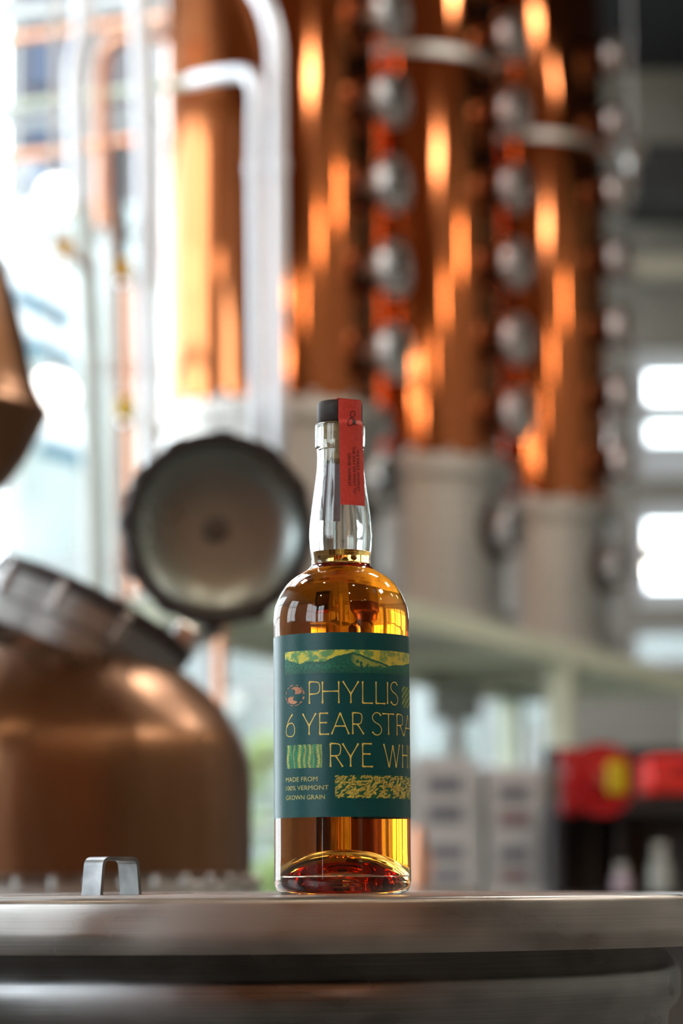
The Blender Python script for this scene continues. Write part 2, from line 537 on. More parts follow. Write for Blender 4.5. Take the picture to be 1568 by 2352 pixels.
for sx in (35, 195):
    A = P(sx, 700, 18.1)
    obj('post', rel(box(A.x - 0.03, A.x + 0.03, 18.06, 18.12, -0.15, P(sx, 620, 18.1).z)), M_STEEL, t, smooth=False)
for k, (px, s, hh_) in enumerate(((238, 0.16, 2.3), (30, 0.18, 1.7), (590, 0.25, 1.4))):
    c = P(px, 1150, 17.0); c.z = -0.15
    bm = bmesh.new()
    for i in range(26):
        r = bmesh.ops.create_icosphere(bm, subdivisions=1, radius=random.uniform(.3, .5) * s)
        bmesh.ops.translate(bm, vec=(random.uniform(-s, s), random.uniform(-s, s) * .6, random.uniform(0.2, hh_ + .6)), verts=r['verts'])
    for i in range(3):
        add_tube(bm, [(.03 * i - .03, 0, 0), (.05 * i - .05, .02 * i, hh_ * .8)], .012, 6)
    o = obj('shrub', bm, mat('shrub_green', rgb(104, 128, 66), 0.8, noise=((6, 6, 6), rgb(140, 158, 92), 4)), loc=c)
    tag(o, ['yellow green shrub outside the tall window behind the copper pipe', 'small green shrub outside the tall window beside the pot still',
            'wide green shrub outside the low window beside the bottle'][k], 'shrub')

# ------------------------------------------------------------------ lamps
def tube_lamp(x, y, z, h, label):
    t = thing('tube_lamp', label, 'lamp', (x, y, z), 'warm tube lamps along the right wall')
    obj('lamp_tube', lathe([(0, -h / 2), (0.05, -h / 2), (0.055, -h / 2 + .02), (0.055, h / 2 - .02), (0.05, h / 2), (0, h / 2)], 16), M_BULB, t)
    obj('cap', lathe([(0, h / 2), (0.07, h / 2), (0.07, h / 2 + .08), (0, h / 2 + .08)], 16), M_BLACK, t)
    obj('cord', add_tube(bmesh.new(), [(0, 0, h / 2 + .08), (0, 0, ZT - z)], 0.008, 6), M_BLACK, t)


for i, (x, y, z) in enumerate(((4.9, 4.6, 4.45), (5.0, 1.2, 4.6), (5.4, 7.2, 4.5), (3.6, -2.6, 4.75), (1.8, -3.6, 4.8))):
    tube_lamp(x, y, z, 0.34, 'warm tube lamp on a cord along the right wall of the hall')


for (x, y, lab) in ((2.4, 6.6, 'unseen fill light panel added over the packing table'), (5.6, 2.6, 'unseen fill light panel added near the right wall'),
                    (4.8, 7.0, 'unseen fill light panel added beside the copper columns'), (-3.6, 4.6, 'unseen fill light panel added on the window side of the hall')):
    t = thing('fill_panel', lab, 'lamp', (x, y, ZT))  # out-of-view panels added for even fill light
    obj('diffuser', box(-.45, .45, -.55, .55, -.06, -.03), M_FILLPANEL, t, smooth=False)
    obj('fill_frame', box(-.5, .5, -.6, .6, -.03, 0), M_FRAME, t, smooth=False)


def dome_lamp(x, y, z):
    t = thing('pendant_lamp', 'bare round bulb on a dark cord high over the hall', 'lamp', (x, y, z), 'bare bulbs high over the hall')
    obj('lamp_holder', lathe([(0, 0.05), (0.03, 0.05), (0.034, 0.07), (0.03, 0.14), (0, 0.14)], 24), M_BLACK, t)
    b = bmesh.new(); bmesh.ops.create_uvsphere(b, u_segments=16, v_segments=10, radius=0.055)
    bmesh.ops.translate(b, vec=(0, 0, 0.02), verts=b.verts)
    obj('bulb', b, M_PEND, t)
    obj('cord', add_tube(bmesh.new(), [(0, 0, 0.13), (0, 0, ZT - z)], 0.006, 6), M_BLACK, t)


for (x, y, z) in ((-2.2, -0.6, 4.4), (0.9, -0.8, 4.4), (2.3, 0.9, 4.4), (1.0, 0.6, 4.4), (-1.2, 1.2, 4.4), (3.4, -1.4, 4.4)):
    dome_lamp(x, y, z)

# ------------------------------------------------------------------ column stills on their platform
YC = (8.4, 9.5, 10.6)
XC = tuple((px - 784) / F * y for px, y in zip((622, 940, 1208), YC))
RC = 250 / F * 8.4
U = Vector((XC[1] - XC[0], YC[1] - YC[0], 0)).normalized()
N = Vector((U.y, -U.x, 0))
ZP = ZC + 0.845                                   # platform top
Z_BASE = P(622, 932, 8.4 - RC).z                 # top of the steel base
DIRP = Vector((math.sin(math.radians(66)), -math.cos(math.radians(66)), 0))


def copper_still(i, label):
    t = thing('copper_still', label, 'still', (XC[i], YC[i], ZP), 'copper column stills on the platform')
    zb_ = Z_BASE - ZP
    top = 5.05 - ZP
    obj('copper_shell', lathe([(RC, zb_ + 0.02), (RC, top - 0.25), (RC * .93, top - .12), (RC * .6, top - .02), (0, top)], 96), M_COPPER, t)
    obj('steel_base', lathe([(0, 0.07), (RC * 1.0, 0.07), (RC * 1.02, zb_ - 0.03), (0, zb_ - 0.03)], 96), M_STEEL, t)
    obj('base_flange', lathe([(0, zb_ - 0.035), (RC * 1.12, zb_ - 0.035), (RC * 1.12, zb_ - 0.005), (RC * 1.10, zb_ + .002), (RC * 1.10, zb_ + 0.025), (0, zb_ + 0.025)], 96), M_STEEL, t)
    obj('foot_flange', lathe([(0, 0.0), (RC * 1.09, 0.0), (RC * 1.09, 0.075), (0, 0.075)], 96), M_STEEL, t)
    for k in range(16):
        an = 2 * PI * k / 16
        obj('bolt', lathe([(0, zb_ + .025), (.013, zb_ + .025), (.013, zb_ + .045), (0, zb_ + .045)], 6,
                          Matrix.Translation((RC * 1.055 * math.cos(an), RC * 1.055 * math.sin(an), 0))), M_STEEL, t, smooth=False)
    zr = P(940, 112, 9.5 - RC).z - ZP
    for z in (zr,):
        obj('clamp_band', lathe([(RC * .995, z - .016), (RC * 1.035, z - .016), (RC * 1.035, z + .016), (RC * .995, z + .016)], 96), M_STEEL, t)
        e = Vector((math.sin(math.radians(34)), -math.cos(math.radians(34)), 0))
        e = DIRP * (RC * 1.08); e.z = z
        obj('clamp_screw', lathe([(0, -.03), (.022, -.03), (.022, .03), (0, .03)], 12, align(e, DIRP)), M_BRIGHT, t)
    pys = (-345, -155, 37, 232, 428, 622, 812)
    for k, py in enumerate(pys):
        z = P(880, py, 8.4 - RC * .45).z - ZP
        if z > top - .35: continue
        c = DIRP * (RC - 0.02); c.z = z
        Mx = align(c, DIRP)
        r = 0.074
        sg = obj('sight_glass', lathe([(r * .78, .068), (r * 1.06, .072), (r * 1.14, .08), (r * 1.15, .115), (r * 1.1, .124), (r * .88, .124), (r * .85, .116), (r * .85, .08)], 40, Mx), M_RING, t)
        obj('glass', lathe([(0, .112), (r * .5, .112), (r * .86, .110)], 32, Mx), M_SIGHT, sg)
        obj('neck_tube', lathe([(r * .95, .0), (r * .82, .02), (r * .8, .072)], 32, Mx), M_NECK, sg)
    z = P(905, 1110, 8.4 - RC * .45).z - ZP
    c = DIRP * (RC - 0.03); c.z = z
    Mx = align(c, DIRP)
    r = .092
    mw = obj('manway', lathe([(r * .84, 0), (r * .84, .07), (r * .80, .07), (r * .80, .02)], 40, Mx), M_RING, t)
    obj('cover_ring', lathe([(r * .80, .066), (r * 1.02, .068), (r * 1.04, .074), (r * 1.04, .088), (r * .98, .093), (r * .80, .093), (r * .78, .08)], 40, Mx), M_STEEL, mw)
    obj('glass', lathe([(0, .088), (r * .5, .088), (r * .80, .086)], 32, Mx), M_SIGHT, mw)
    obj('gasket', lathe([(r * .84, .004), (r * 1.34, .004), (r * 1.36, .016), (r * 1.30, .030), (r * .84, .034)], 40, Mx), M_DARKRUB, mw)
    for k in range(8):
        an = 2 * PI * k / 8
        obj('wing_nut', lathe([(0, .085), (.010, .085), (.010, .105), (0, .105)], 8, Mx @ Matrix.Translation((r * .93 * math.cos(an), r * .93 * math.sin(an), 0))), M_BRIGHT, mw)
    return t


copper_still(0, 'copper column still behind the bottle, first of three, with two steel pipes in front')
copper_still(1, 'middle copper column still of the three on the platform')
copper_still(2, 'farthest copper column still on the platform, beside the bright slatted windows')

base0 = Vector((XC[0], YC[0], 0))
plat = thing('equipment_platform', 'steel platform with pale green beams and posts under the copper columns', 'platform', (XC[1], YC[1], 0))
def pl(s, o, z):  # along, outward, height
    v = base0 + U * s + N * o; v.z = z
    return v - Vector((XC[1], YC[1], 0))
ang = math.atan2(U.y, U.x)
S0, S1, HW = -0.38, 3.5, 0.40
def plbox(s0, s1, o0, o1, z0, z1, bev=.004):
    c = pl(0, 0, 0)
    return box(s0, s1, -o1, -o0, z0, z1, bev, Matrix.Translation(c) @ Matrix.Rotation(ang, 4, 'Z'))
obj('deck_plate', plbox(S0, S1, -HW, HW, ZP - 0.012, ZP), M_STEEL, plat, smooth=False)
for o_ in (-HW, HW):
    obj('beam', plbox(S0, S1, o_ - .04, o_ + .04, ZP - 0.085, ZP - 0.012), M_GREENPAINT, plat, smooth=False)
for s_ in (S0 + .05, 0.35, 1.57, 2.6, S1 - .05):
    obj('cross_beam', plbox(s_ - .035, s_ + .035, -HW + .04, HW - .04, ZP - 0.08, ZP - 0.012), M_GREENPAINT, plat, smooth=False)
for s_ in (S0 + .05, 1.57, S1 - .05):
    for o_ in (-HW, HW):
        obj('post', plbox(s_ - .04, s_ + .04, o_ - .04, o_ + .04, 0.0, ZP - 0.085), M_GREENPAINT, plat, smooth=False)

# ------------------------------------------------------------------ pipes
def pipe(name, pts, rpx, Y, m, label, rad=None, fit=(), cat='pipe'):
    """pipe through picture points [(px, py, Y)], rpx = half width in pixels"""
    w3 = [P(*p) for p in pts]
    if rad:
        w3 = bend(w3, rad)
    c = Vector((w3[0].x, w3[0].y, min(p.z for p in w3)))
    r = rpx / F * Y
    t = thing(name, label, cat, c)
    obj('pipe_run', add_tube(bmesh.new(), [p - c for p in w3], r, 16), m, t)
    for (px, py, Yf) in fit:
        q = P(px, py, Yf) - c
        obj('coupling', add_tube(bmesh.new(), [q - Vector((0, 0, r * .7)), q + Vector((0, 0, r * .7))], r * 1.18, 16), m, t)
    return t


pipe('steel_pipe', [(470, -140, 7.9), (634, 20, 7.6), (636, 380, 7.6), (642, 1060, 7.6), (644, 1090, 8.5)], 20, 7.6, M_SATIN, 'tall polished steel pipe bending away above, just beside the red-brown copper', .17, fit=((637, 378, 7.6),))
pipe('rail_pipe', [(-60, 258, 9.2), (250, 216, 8.4), (470, 184, 7.9)], 12, 8.5, mat('pale_green_rail', rgb(196, 204, 182), .5, noise=((5, 5, 5), rgb(184, 192, 170), 2)), 'pale green sloping rail pipe between the two rows of dark blue windows')
pipe('steel_pipe', [(440, 186, 7.7), (500, 172, 7.55), (590, 166, 7.45), (587, 372, 7.45), (597, 1060, 7.45), (600, 1100, 8.5)], 17, 7.5, M_SATIN, 'polished steel pipe that bends over and down in front of the copper column', .19, fit=((586, 388, 7.45),))
pipe('steel_pipe', [(315, -60, 7.3), (333, 420, 7.3), (345, 1010, 7.3), (352, 1300, 7.3)], 21, 7.3, M_SATIN, 'straight upright polished steel pipe left of the bright copper column')
pipe('steel_pipe', [(188, -60, 7.5), (190, 80, 7.5), (170, 150, 7.5), (178, 472, 7.5)], 21, 7.5, M_SATIN, 'upright steel pipe with a slight kink beside the copper arch', .1)
pipe('steel_pipe', [(190, 470, 7.5), (208, 800, 7.5), (222, 1420, 7.5), (250, 2830, 7.5)], 24, 7.5, mat('pale_green_steel', rgb(208, 216, 212), 0.45, 0.2, noise=((5, 5, 5), rgb(198, 206, 200), 2)), 'pale grey green upright pipe below the globe lamp')
pipe('copper_pipe', [(-40, 100, 9.0), (120, 78, 8.8), (385, 38, 8.4)], 12, 8.8, M_PIPECOP, 'sloping copper pipe above the dark blue windows, uppermost of three')
pipe('copper_pipe', [(-40, 372, 9.0), (120, 352, 8.8), (300, 322, 8.5)], 12, 8.8, M_PIPECOP, 'sloping copper pipe just above the globe lamp')
pipe('copper_pipe', [(-40, 498, 9.0), (120, 490, 8.8), (240, 470, 8.6)], 11, 8.8, M_PIPECOP, 'copper pipe crossing behind the globe lamp')
pipe('rail_pipe', [(-40, 40, 10.0), (180, 18, 9.6), (350, -10, 9.2)], 17, 9.6, M_FRAME, 'white rail pipe above the uppermost sloping copper pipe')
pipe('copper_arch', [(236, 520, 8.2), (232, 90, 8.2), (385, 82, 8.15)], 16, 8.2, M_PIPECOP, 'copper pipe arching over into the side of the copper column', .19)
pipe('copper_pipe', [(262, 470, 7.3), (272, 900, 7.3), (280, 1460, 7.3), (302, 2850, 7.3)], 14, 7.3, mat('dark_copper', (0.34, 0.19, 0.13, 1), 0.4, 1.0, noise=((8, 8, 8), (0.27, 0.14, 0.09, 1), 3)), 'dark brown upright copper pipe beside the yellow valve handles')
pipe('copper_pipe', [(298, 640, 8.2), (306, 1100, 8.2), (330, 2760, 8.2)], 12, 8.4, M_PIPECOP, 'short upright copper pipe between the dark pipe and the steel pipe')
pipe('copper_pipe', [(506, 1430, 6.9), (507, 1545, 6.9), (508, 2960, 6.9)], 13, 6.9, M_PIPECOP, 'thin upright copper pipe under the open round hatch')
pipe('black_hose', [(276, 330, 7.24), (268, 430, 7.24), (284, 520, 7.24), (276, 600, 7.24)], 13, 7.24, M_BLACK, 'short black hose hanging above the amber valve handle', .1, cat='hose')


def valve(px, py, Y, label, branch, m=None):
    c = P(px, py, Y)
    t = thing('ball_valve', label, 'valve', c)
    r = 19 / F * Y
    obj('handle', box(-r, r, -.03, -.012, -r * 1.25, r * 1.25, .004), m or M_YEL, t, smooth=False)
    obj('valve_body', lathe([(0, -r * 1.4), (r * .8, -r * 1.4), (r * .8, -r * .6), (r * 1.1, -r * .4), (r * 1.1, r * .4), (r * .8, r * .6), (r * .8, r * 1.4), (0, r * 1.4)], 16, Matrix.Translation((0, .05, 0))), M_BRIGHT, t)
    obj('stem', lathe([(0, -.02), (r * .35, -.02), (r * .35, .05), (0, .05)], 10, align((0, 0, 0), (0, 1, 0))), M_STEEL, t)
    obj('side_branch', add_tube(bmesh.new(), [(0, .05, 0), branch], r * .6, 10), M_STEEL, t)


valve(150, 572, 7.15, 'valve with an amber handle under the globe lamp', (.05, .30, 0))
valve(286, 622, 7.15, 'valve with an amber handle on the dark copper pipe', (-.012, .13, 0))
valve(288, 942, 7.15, 'valve with a lemon yellow handle low on the dark copper pipe', (-.012, .13, 0), mat('lemon_plastic', rgb(240, 206, 24), 0.4, noise=((20, 20, 20), rgb(230, 194, 16), 2)))
for k, (px, py, Y, rp) in enumerate(((130, 448, 7.8, 43), (118, 908, 8.2, 58))):
    c = P(px, py, Y); r = rp / F * Y
    t = thing('globe_lamp', ['white globe lamp hanging before the dark blue windows', 'large white globe lamp beside the copper onion head'][k], 'lamp', c)
    b = bmesh.new(); bmesh.ops.create_uvsphere(b, u_segments=32, v_segments=20, radius=r)
    obj('globe', b, M_BULBW, t)
    obj('fitting', lathe([(0, r * .95), (r * .35, r * .95), (r * .3, r * 1.25), (0, r * 1.25)], 16), M_STEEL, t)
    obj('cord', add_tube(bmesh.new(), [(0, 0, r * 1.2), (0, 0, ZT - c.z)], .006, 6), M_STEEL, t)

# ------------------------------------------------------------------ pot still with its open manway
YPOT = 3.4
k_ = ppm(YPOT)
CX = 96.0
cpot = P(CX, 2040, YPOT)
def pr(px): return (px - CX) / k_
def pz(py): return P(CX, py, YPOT).z
pot = thing('pot_still', 'brown copper pot still with an open round steel hatch', 'still', (cpot.x, YPOT, 0))
prof = [(575, 2012), (575, 1900), (575, 1790), (571, 1750), (566, 1724), (558, 1702), (546, 1681), (530, 1658), (508, 1630), (482, 1601), (452, 1573), (420, 1548), (380, 1522), (330, 1496), (270, 1474), (200, 1460), (140, 1454)]
pp = [(pr(575), 0.55)] + [(pr(a), pz(b)) for a, b in prof] + [(0, pz(1452))]
obj('copper_body', lathe(pp, 96), M_POTCOP, pot)
obj('base_band', lathe([(0, 0.40), (pr(590), 0.40), (pr(590), pz(2036)), (pr(575), pz(2028)), (pr(575), pz(2010))], 96), M_STEEL, pot)
for k in range(40):
    an = 2 * PI * k / 40
    q = (pr(583) * math.cos(an), pr(583) * math.sin(an), pz(2038))
    obj('bolt', lathe([(0, -.004), (.006, -.004), (.006, .010), (.003, .013), (0, .013)], 8, Matrix.Translation(q)), M_STEEL, pot)
for k in range(3):
    an = 2 * PI * k / 3 + .5
    obj('leg', add_tube(bmesh.new(), [(pr(500) * math.cos(an), pr(500) * math.sin(an), 0), (pr(500) * math.cos(an), pr(500) * math.sin(an), .45)], .022, 12), M_STEEL, pot)
# collar: a short steel cylinder leaning over to the right
TILT = math.radians(26.5)
axis = Vector((math.sin(TILT), 0.10, math.cos(TILT))).normalized()
cc = P(216, 1398, YPOT) - Vector((cpot.x, YPOT, 0))           # centre of the mouth
Mc = align(cc, axis, (1, 0, 0))
rc = 243 / k_
hc = 96 / k_
obj('collar', lathe([(rc * .97, -hc * 1.5), (rc * .97, -hc * .95), (rc, -hc * .9), (rc, -.012), (rc * .93, -.012), (rc * .93, -hc * 1.5)], 80, Mc), M_DULL, pot)
obj('gasket', lathe([(rc * .93, -.013), (rc * 1.018, -.015), (rc * 1.03, -.006), (rc * 1.01, .004), (rc * .93, .004)], 80, Mc), M_DARKRUB, pot)
for an in (-1.75, -1.1, -2.4):
    q = Mc @ Vector((rc * 1.03 * math.cos(an), rc * 1.03 * math.sin(an), -hc * .5))
    mlat = Mc @ Matrix.Rotation(an, 4, 'Z')
    obj('clamp_lug', box(rc * .99, rc * 1.05, -.006, .006, -hc * .85, -.005, .002, mlat), M_BRIGHT, pot, smooth=False)
# the open hatch cover
YL = 3.62
kl = ppm(YL)
cl = P(502, 1214, YL) - Vector((cpot.x, YPOT, 0))
nrm = Vector((math.sin(math.radians(13)), -math.cos(math.radians(13)), -.06)).normalized()
Ml = align(cl, nrm)
rl = 224 / kl
lid = obj('hatch_cover', lathe([(0, -.055), (rl * .5, -.05), (rl * .85, -.036), (rl * .97, -.03), (rl * .99, -.028), (rl * .99, .004), (rl * .90, .006), (rl * .87, .004), (rl * .855, -.003), (rl * .8, -.009), (rl * .6, -.0145), (rl * .35, -.018), (rl * .2, -.019), (0, -.0193)], 96, Ml),
          mat('dished_steel', (0.36, 0.40, 0.385, 1), 0.27, 1.0, noise=((9, 9, 9), (0.28, 0.32, 0.305, 1), 3, 0.36)), pot)
obj('gasket', lathe([(rl * .875, .004), (rl * .89, .012), (rl * .985, .012), (rl * 1.0, .004), (rl * 1.0, -.022), (rl * .985, -.024)], 96, Ml), M_DARKRUB, lid)
for k in range(12):
    an = PI * .15 + 2 * PI * k / 12
    obj('clamp_lug', box(rl * .99, rl * 1.025, -.012, .012, -.03, .006, .003, Ml @ Matrix.Rotation(an, 4, 'Z')), M_DARKRUB, lid, smooth=False)
obj('hub', lathe([(0, -.020), (rl * .13, -.0195), (rl * .13, -.014), (rl * .10, -.010), (0, -.009)], 32, Ml), mat('hub_steel', (0.2, 0.21, 0.21, 1), 0.3, 1.0, noise=((9, 9, 9), (0.16, 0.17, 0.17, 1), 2)), lid)
hb = P(430, 1470, 3.52) - Vector((cpot.x, YPOT, 0))
obj('hinge', box(-.02, .012, -.03, .06, -.02, .018, .004, Matrix.Translation(hb) @ Matrix.Rotation(TILT, 4, 'Y')), M_BRIGHT, pot, smooth=False)
obj('hinge_arm', add_tube(bmesh.new(), [hb + Vector((0, .03, 0)), hb + Vector((.03, .12, .02)), cl + Vector((-.01, .06, -rl * .75))], .008, 10), M_BRIGHT, pot)

# onion head of another still at the edge of the frame
YO = 4.1
ko = ppm(YO, 900)
CO = -165.0
co = P(CO, 950, YO)
oni = thing('onion_head', 'bulging copper onion head of another still at the edge of the picture', 'still', (co.x, YO, 0))
def orr(px): return (px + 14 - CO) / ko
def oz(py): return P(CO, py, YO).z
op = [(30, 250), (-75, 250), (-62, 400), (-40, 520), (-8, 610), (18, 690), (40, 770), (55, 840), (68, 890), (84, 925), (95, 940), (98, 948), (94, 958), (84, 978), (68, 1010), (45, 1056), (5, 1110), (-45, 1150), (-90, 1172), (-100, 1200)]
obj('copper_bulb', lathe([(0, oz(250))] + smoothprof([(orr(a), oz(b)) for a, b in op[1:]], 4) + [(0, oz(1200))], 80), M_POTCOP, oni)
obj('stand_pipe', lathe([(0, 0), (.1, 0), (.1, .02), (orr(-105), .02), (orr(-105), oz(1196)), (0, oz(1196))], 40), M_STEEL, oni)
obj('vapour_pipe', add_tube(bmesh.new(), bend([(0, 0, oz(260)), (0, 0, oz(-150)), (-1.2, 0, oz(-250))], .2), orr(-95), 24), M_POTCOP, oni)

# ------------------------------------------------------------------ cartons on a table, right of the bottle
YT = 7.0
tx0, tx1 = P(900, 2040, YT).x, P(1250, 2040, YT).x
zt = P(1080, 2043, YT).z
tb = thing('packing_table', 'pale steel packing table under the grey cartons', 'table', ((tx0 + tx1) / 2, YT + .2, 0))
hwid = (tx1 - tx0) / 2
obj('tabletop', box(-hwid, hwid, -.25, .3, zt - .03, zt, .004), mat('pale_laminate', rgb(208, 206, 200), .4, noise=((4, 4, 4), rgb(198, 196, 190), 2)), tb, smooth=False)
for sx in (-1, 1):
    for sy in (-.21, .26):
        obj('leg', box(sx * (hwid - .03) - .018, sx * (hwid - .03) + .018, sy - .018, sy + .018, 0, zt - .03), M_STEEL, tb, smooth=False)
ctn = [(958, 1106, 1905, 2043, 'lower grey carton behind the label edge of the bottle'), (1112, 1246, 1912, 2043, 'lower grey carton beside the pale green post'),
       (950, 1104, 1738, 1903, 'upper grey carton behind the label edge of the bottle'), (1110, 1248, 1766, 1910, 'upper grey carton beside the pale green post')]
for j, (x0, x1, y0, y1, lab) in enumerate(ctn):
    A, B = P(x0, y1, YT), P(x1, y0, YT)
    hw_, hh_ = (B.x - A.x) / 2 - .005, (B.z - A.z)
    base = Vector(((A.x + B.x) / 2, YT + .1, zt if j < 2 else ztop[j - 2]))
    if j < 2:
        hh_ = B.z - zt
        ztop = (ztop if j else []) + [B.z]
    else:
        hh_ = B.z - base.z
    t = thing('carton', lab, 'box', base, 'printed grey cartons on the table', (0, 0, math.radians((-2, 2, -3, 2)[j])))
    obj('box_body', box(-hw_ + .004, hw_ - .004, -.09, .14, 0, hh_, .003), M_CARTON, t, smooth=False)
    obj('flap', box(-hw_ + .006, hw_ - .006, -.088, .022, hh_, hh_ + .002), M_CARTON, t, smooth=False)
    obj('flap', box(-hw_ + .006, hw_ - .006, .028, .138, hh_, hh_ + .002), M_CARTON, t, smooth=False)
    for r_, (fz, m_) in enumerate(((.62, M_PRINT), (.22, M_PRINT if j % 2 == 0 else M_PRINTR))):
        bm = bmesh.new()
        n = 5
        for q in range(n):                      # a blurred line of blocky print
            xx = -hw_ * .55 + hw_ * 1.1 * q / n
            add_box(bm, xx, xx + hw_ * 1.1 / n * .86, -.0912, -.0902, hh_ * fz - hh_ * .11, hh_ * fz + hh_ * .11)
        o = obj('printed_line', bm, m_, t, smooth=False)
# grey control box on a stand, behind the cartons
YG = 10.6
A, B = P(988, 1650, YG), P(1105, 1572, YG)
t = thing('control_box', 'square grey control box on a stand under the platform', 'control box', ((A.x + B.x) / 2, YG + .1, 0))
hw_ = (B.x - A.x) / 2
obj('enclosure', box(-hw_, hw_, -.1, .1, A.z, B.z, .008), mat('box_grey', rgb(150, 154, 146), .6, noise=((4, 4, 4), rgb(140, 144, 136), 2)), t, smooth=False)
obj('door', box(-hw_ + .012, hw_ - .012, -.112, -.098, A.z + .012, B.z - .012, .003), MATS['box_grey'], t, smooth=False)
obj('stand', box(-.03, .03, -.03, .03, 0, A.z), M_STEEL, t, smooth=False)
obj('base_plate', box(-.12, .12, -.12, .12, 0, .012), M_STEEL, t, smooth=False)
pipe('process_pipe', [(930, 1556, 11.4), (1100, 1556, 11.4), (1250, 1574, 11.4)], 9, 11.4, M_STEEL, 'thin steel pipe above the grey control box')
pipe('process_pipe', [(1150, 1578, 11.0), (1152, 1590, 11.0), (1244, 1606, 11.0)], 8, 11.0, mat('teal_pipe', rgb(108, 132, 124), .5, noise=((4, 4, 4), rgb(96, 120, 112), 2)), 'thin grey green pipe under the platform beam')
pipe('process_pipe', [(1222, 1668, 10.2), (1224, 1740, 10.2), (1226, 2060, 10.2)], 10, 10.2, M_STEEL, 'dark upright pipe just before the pale green post')
# copper measuring can seen just beside the bottle
YM = 5.2
c = P(962, 2000, YM); k5 = ppm(YM, 1950)
t = thing('copper_can', 'small copper measuring can beside the bottle, before the cartons', 'can', (c.x, YM, 0))
zc0 = P(962, 2040, YM).z
obj('can_body', lathe([(0, zc0), (22 / k5, zc0), (22 / k5, zc0 + .02), (18 / k5, P(962, 1925, YM).z), (15 / k5, P(962, 1900, YM).z), (13 / k5, P(962, 1900, YM).z), (0, P(962, 1915, YM).z)], 32), M_PIPECOP, t)
obj('handle', add_tube(bmesh.new(), bend([(17 / k5, 0, zc0 + .07), (30 / k5, 0, zc0 + .06), (30 / k5, 0, zc0 + .03), (21 / k5, 0, zc0 + .02)], .01), .003, 8), M_PIPECOP, t)
t = thing('side_stool', 'small steel stool under the copper measuring can', 'stool', (c.x, YM, 0))
obj('seat', lathe([(0, zc0 - .02), (.12, zc0 - .02), (.12, zc0), (0, zc0)], 40), M_STEEL, t)
for k in range(3):
    an = 2 * PI * k / 3
    obj('leg', add_tube(bmesh.new(), [(.13 * math.cos(an), .13 * math.sin(an), 0), (.09 * math.cos(an), .09 * math.sin(an), zc0 - .02)], .01, 8), M_STEEL, t)

# ------------------------------------------------------------------ dark rack with hose reel, red box and bottles
YR = 6.6
rx0, rx1 = P(1288, 2040, YR).x, P(1800, 2040, YR).x
kr = ppm(YR, 1800)
rk = thing('storage_rack', 'black storage rack carrying a red hose reel and red box', 'rack', ((rx0 + rx1) / 2, YR + .3, 0))
hw_ = (rx1 - rx0) / 2
zs = P(1500, 2052, YR).z
zm = P(1500, 1822, YR).z
ztp = P(1500, 1694, YR).z
for sx in (-1, 1):
    obj('side_panel', box(sx * hw_ - .012, sx * hw_ + .012, -.2, .2, 0, zm - .03), M_BLACK, rk, smooth=False)
obj('back_panel', box(-hw_, hw_, .19, .2, 0, ztp), mat('rack_back', rgb(140, 134, 130), .7, noise=((4, 4, 4), rgb(124, 118, 115), 2)), rk, smooth=False)
for z0, z1 in ((.1, .12), (zs - .03, zs), (zm - .045, zm)):
    obj('shelf', box(-hw_ + .012, hw_ - .012, -.2, .19, z0, z1), M_BLACK, rk, smooth=False)
obj('top_rail', box(-hw_, hw_, .16, .2, ztp - .03, ztp), M_BLACK, rk, smooth=False)
for px in (1318, 1352, 1410):
    q = P(px, 1900, YR + .42).x - rk.location.x
    obj('divider', box(q - .008, q + .008, .0, .18, zs, zm - .045), mat('divider_grey', rgb(112, 108, 106), .7, noise=((4, 4, 4), rgb(100, 96, 95), 2)), rk, smooth=False)
cr = P(1374, 1790, YR - .08)
rr = 82 / kr
rt = thing('hose_reel', 'round red hose reel with a yellow handle on the black rack', 'hose reel', (cr.x, YR - .08, cr.z))
Mr = align((0, 0, 0), (0.12, -1, 0))
obj('front_flange', lathe([(0, .05), (rr * .25, .05), (rr * .3, .035), (rr * .9, .03), (rr, .036), (rr, .024), (rr * .9, .02), (0, .02)], 56, Mr), M_RED, rt)
obj('rear_flange', lathe([(0, -.06), (rr * .95, -.06), (rr * .95, -.048), (0, -.048)], 56, Mr), M_RED, rt)
obj('hose_coil', lathe([(rr * .4, -.048), (rr * .78, -.047), (rr * .84, -.034), (rr * .78, -.02), (rr * .84, -.008), (rr * .78, .004), (rr * .84, .014), (rr * .78, .021), (rr * .4, .021)], 48, Mr), M_BLACK, rt)
q = P(1416, 1786, YR - .15) - rt.location
obj('handle', box(q.x - 21 / kr, q.x + 21 / kr, q.y - .02, q.y + .02, q.z - 36 / kr, q.z + 36 / kr, .008), mat('reel_yellow', rgb(214, 182, 0), .4, noise=((9, 9, 9), rgb(200, 168, 0), 2)), rt, smooth=False)
obj('hub', lathe([(0, .05), (rr * .2, .05), (rr * .2, .07), (0, .075)], 24, Mr), mat('hub_red', rgb(176, 84, 70), .5, noise=((9, 9, 9), rgb(160, 70, 60), 2)), rt)
for q0, q1 in ((-rr * .95, -rr * .42), (rr * .38, rr * .85)):
    obj('bracket_tab', box(-rr * 1.02, -rr * .5, .03, .06, q0, q1, .004), M_RED, rt, smooth=False)
obj('mount_arm', box(-rr * .2, rr * .2, .05, .56, -rr * .2, rr * .2), M_BLACK, rt, smooth=False)
A, B = P(1503, 1818, YR), P(1650, 1732, YR)
t = thing('red_box', 'bright red plastic box on the black rack', 'box', ((A.x + B.x) / 2, YR + .2, zm))
hh_ = B.z - zm; hw2 = (B.x - A.x) / 2
obj('box_body', box(-hw2, hw2, -.12, .12, 0, hh_ * .74, .012), M_REDBRIGHT, t, smooth=True, angle=30)
obj('lid', box(-hw2 - .004, hw2 + .004, -.124, .124, hh_ * .74, hh_, .012), M_REDBRIGHT, t, smooth=True, angle=30)
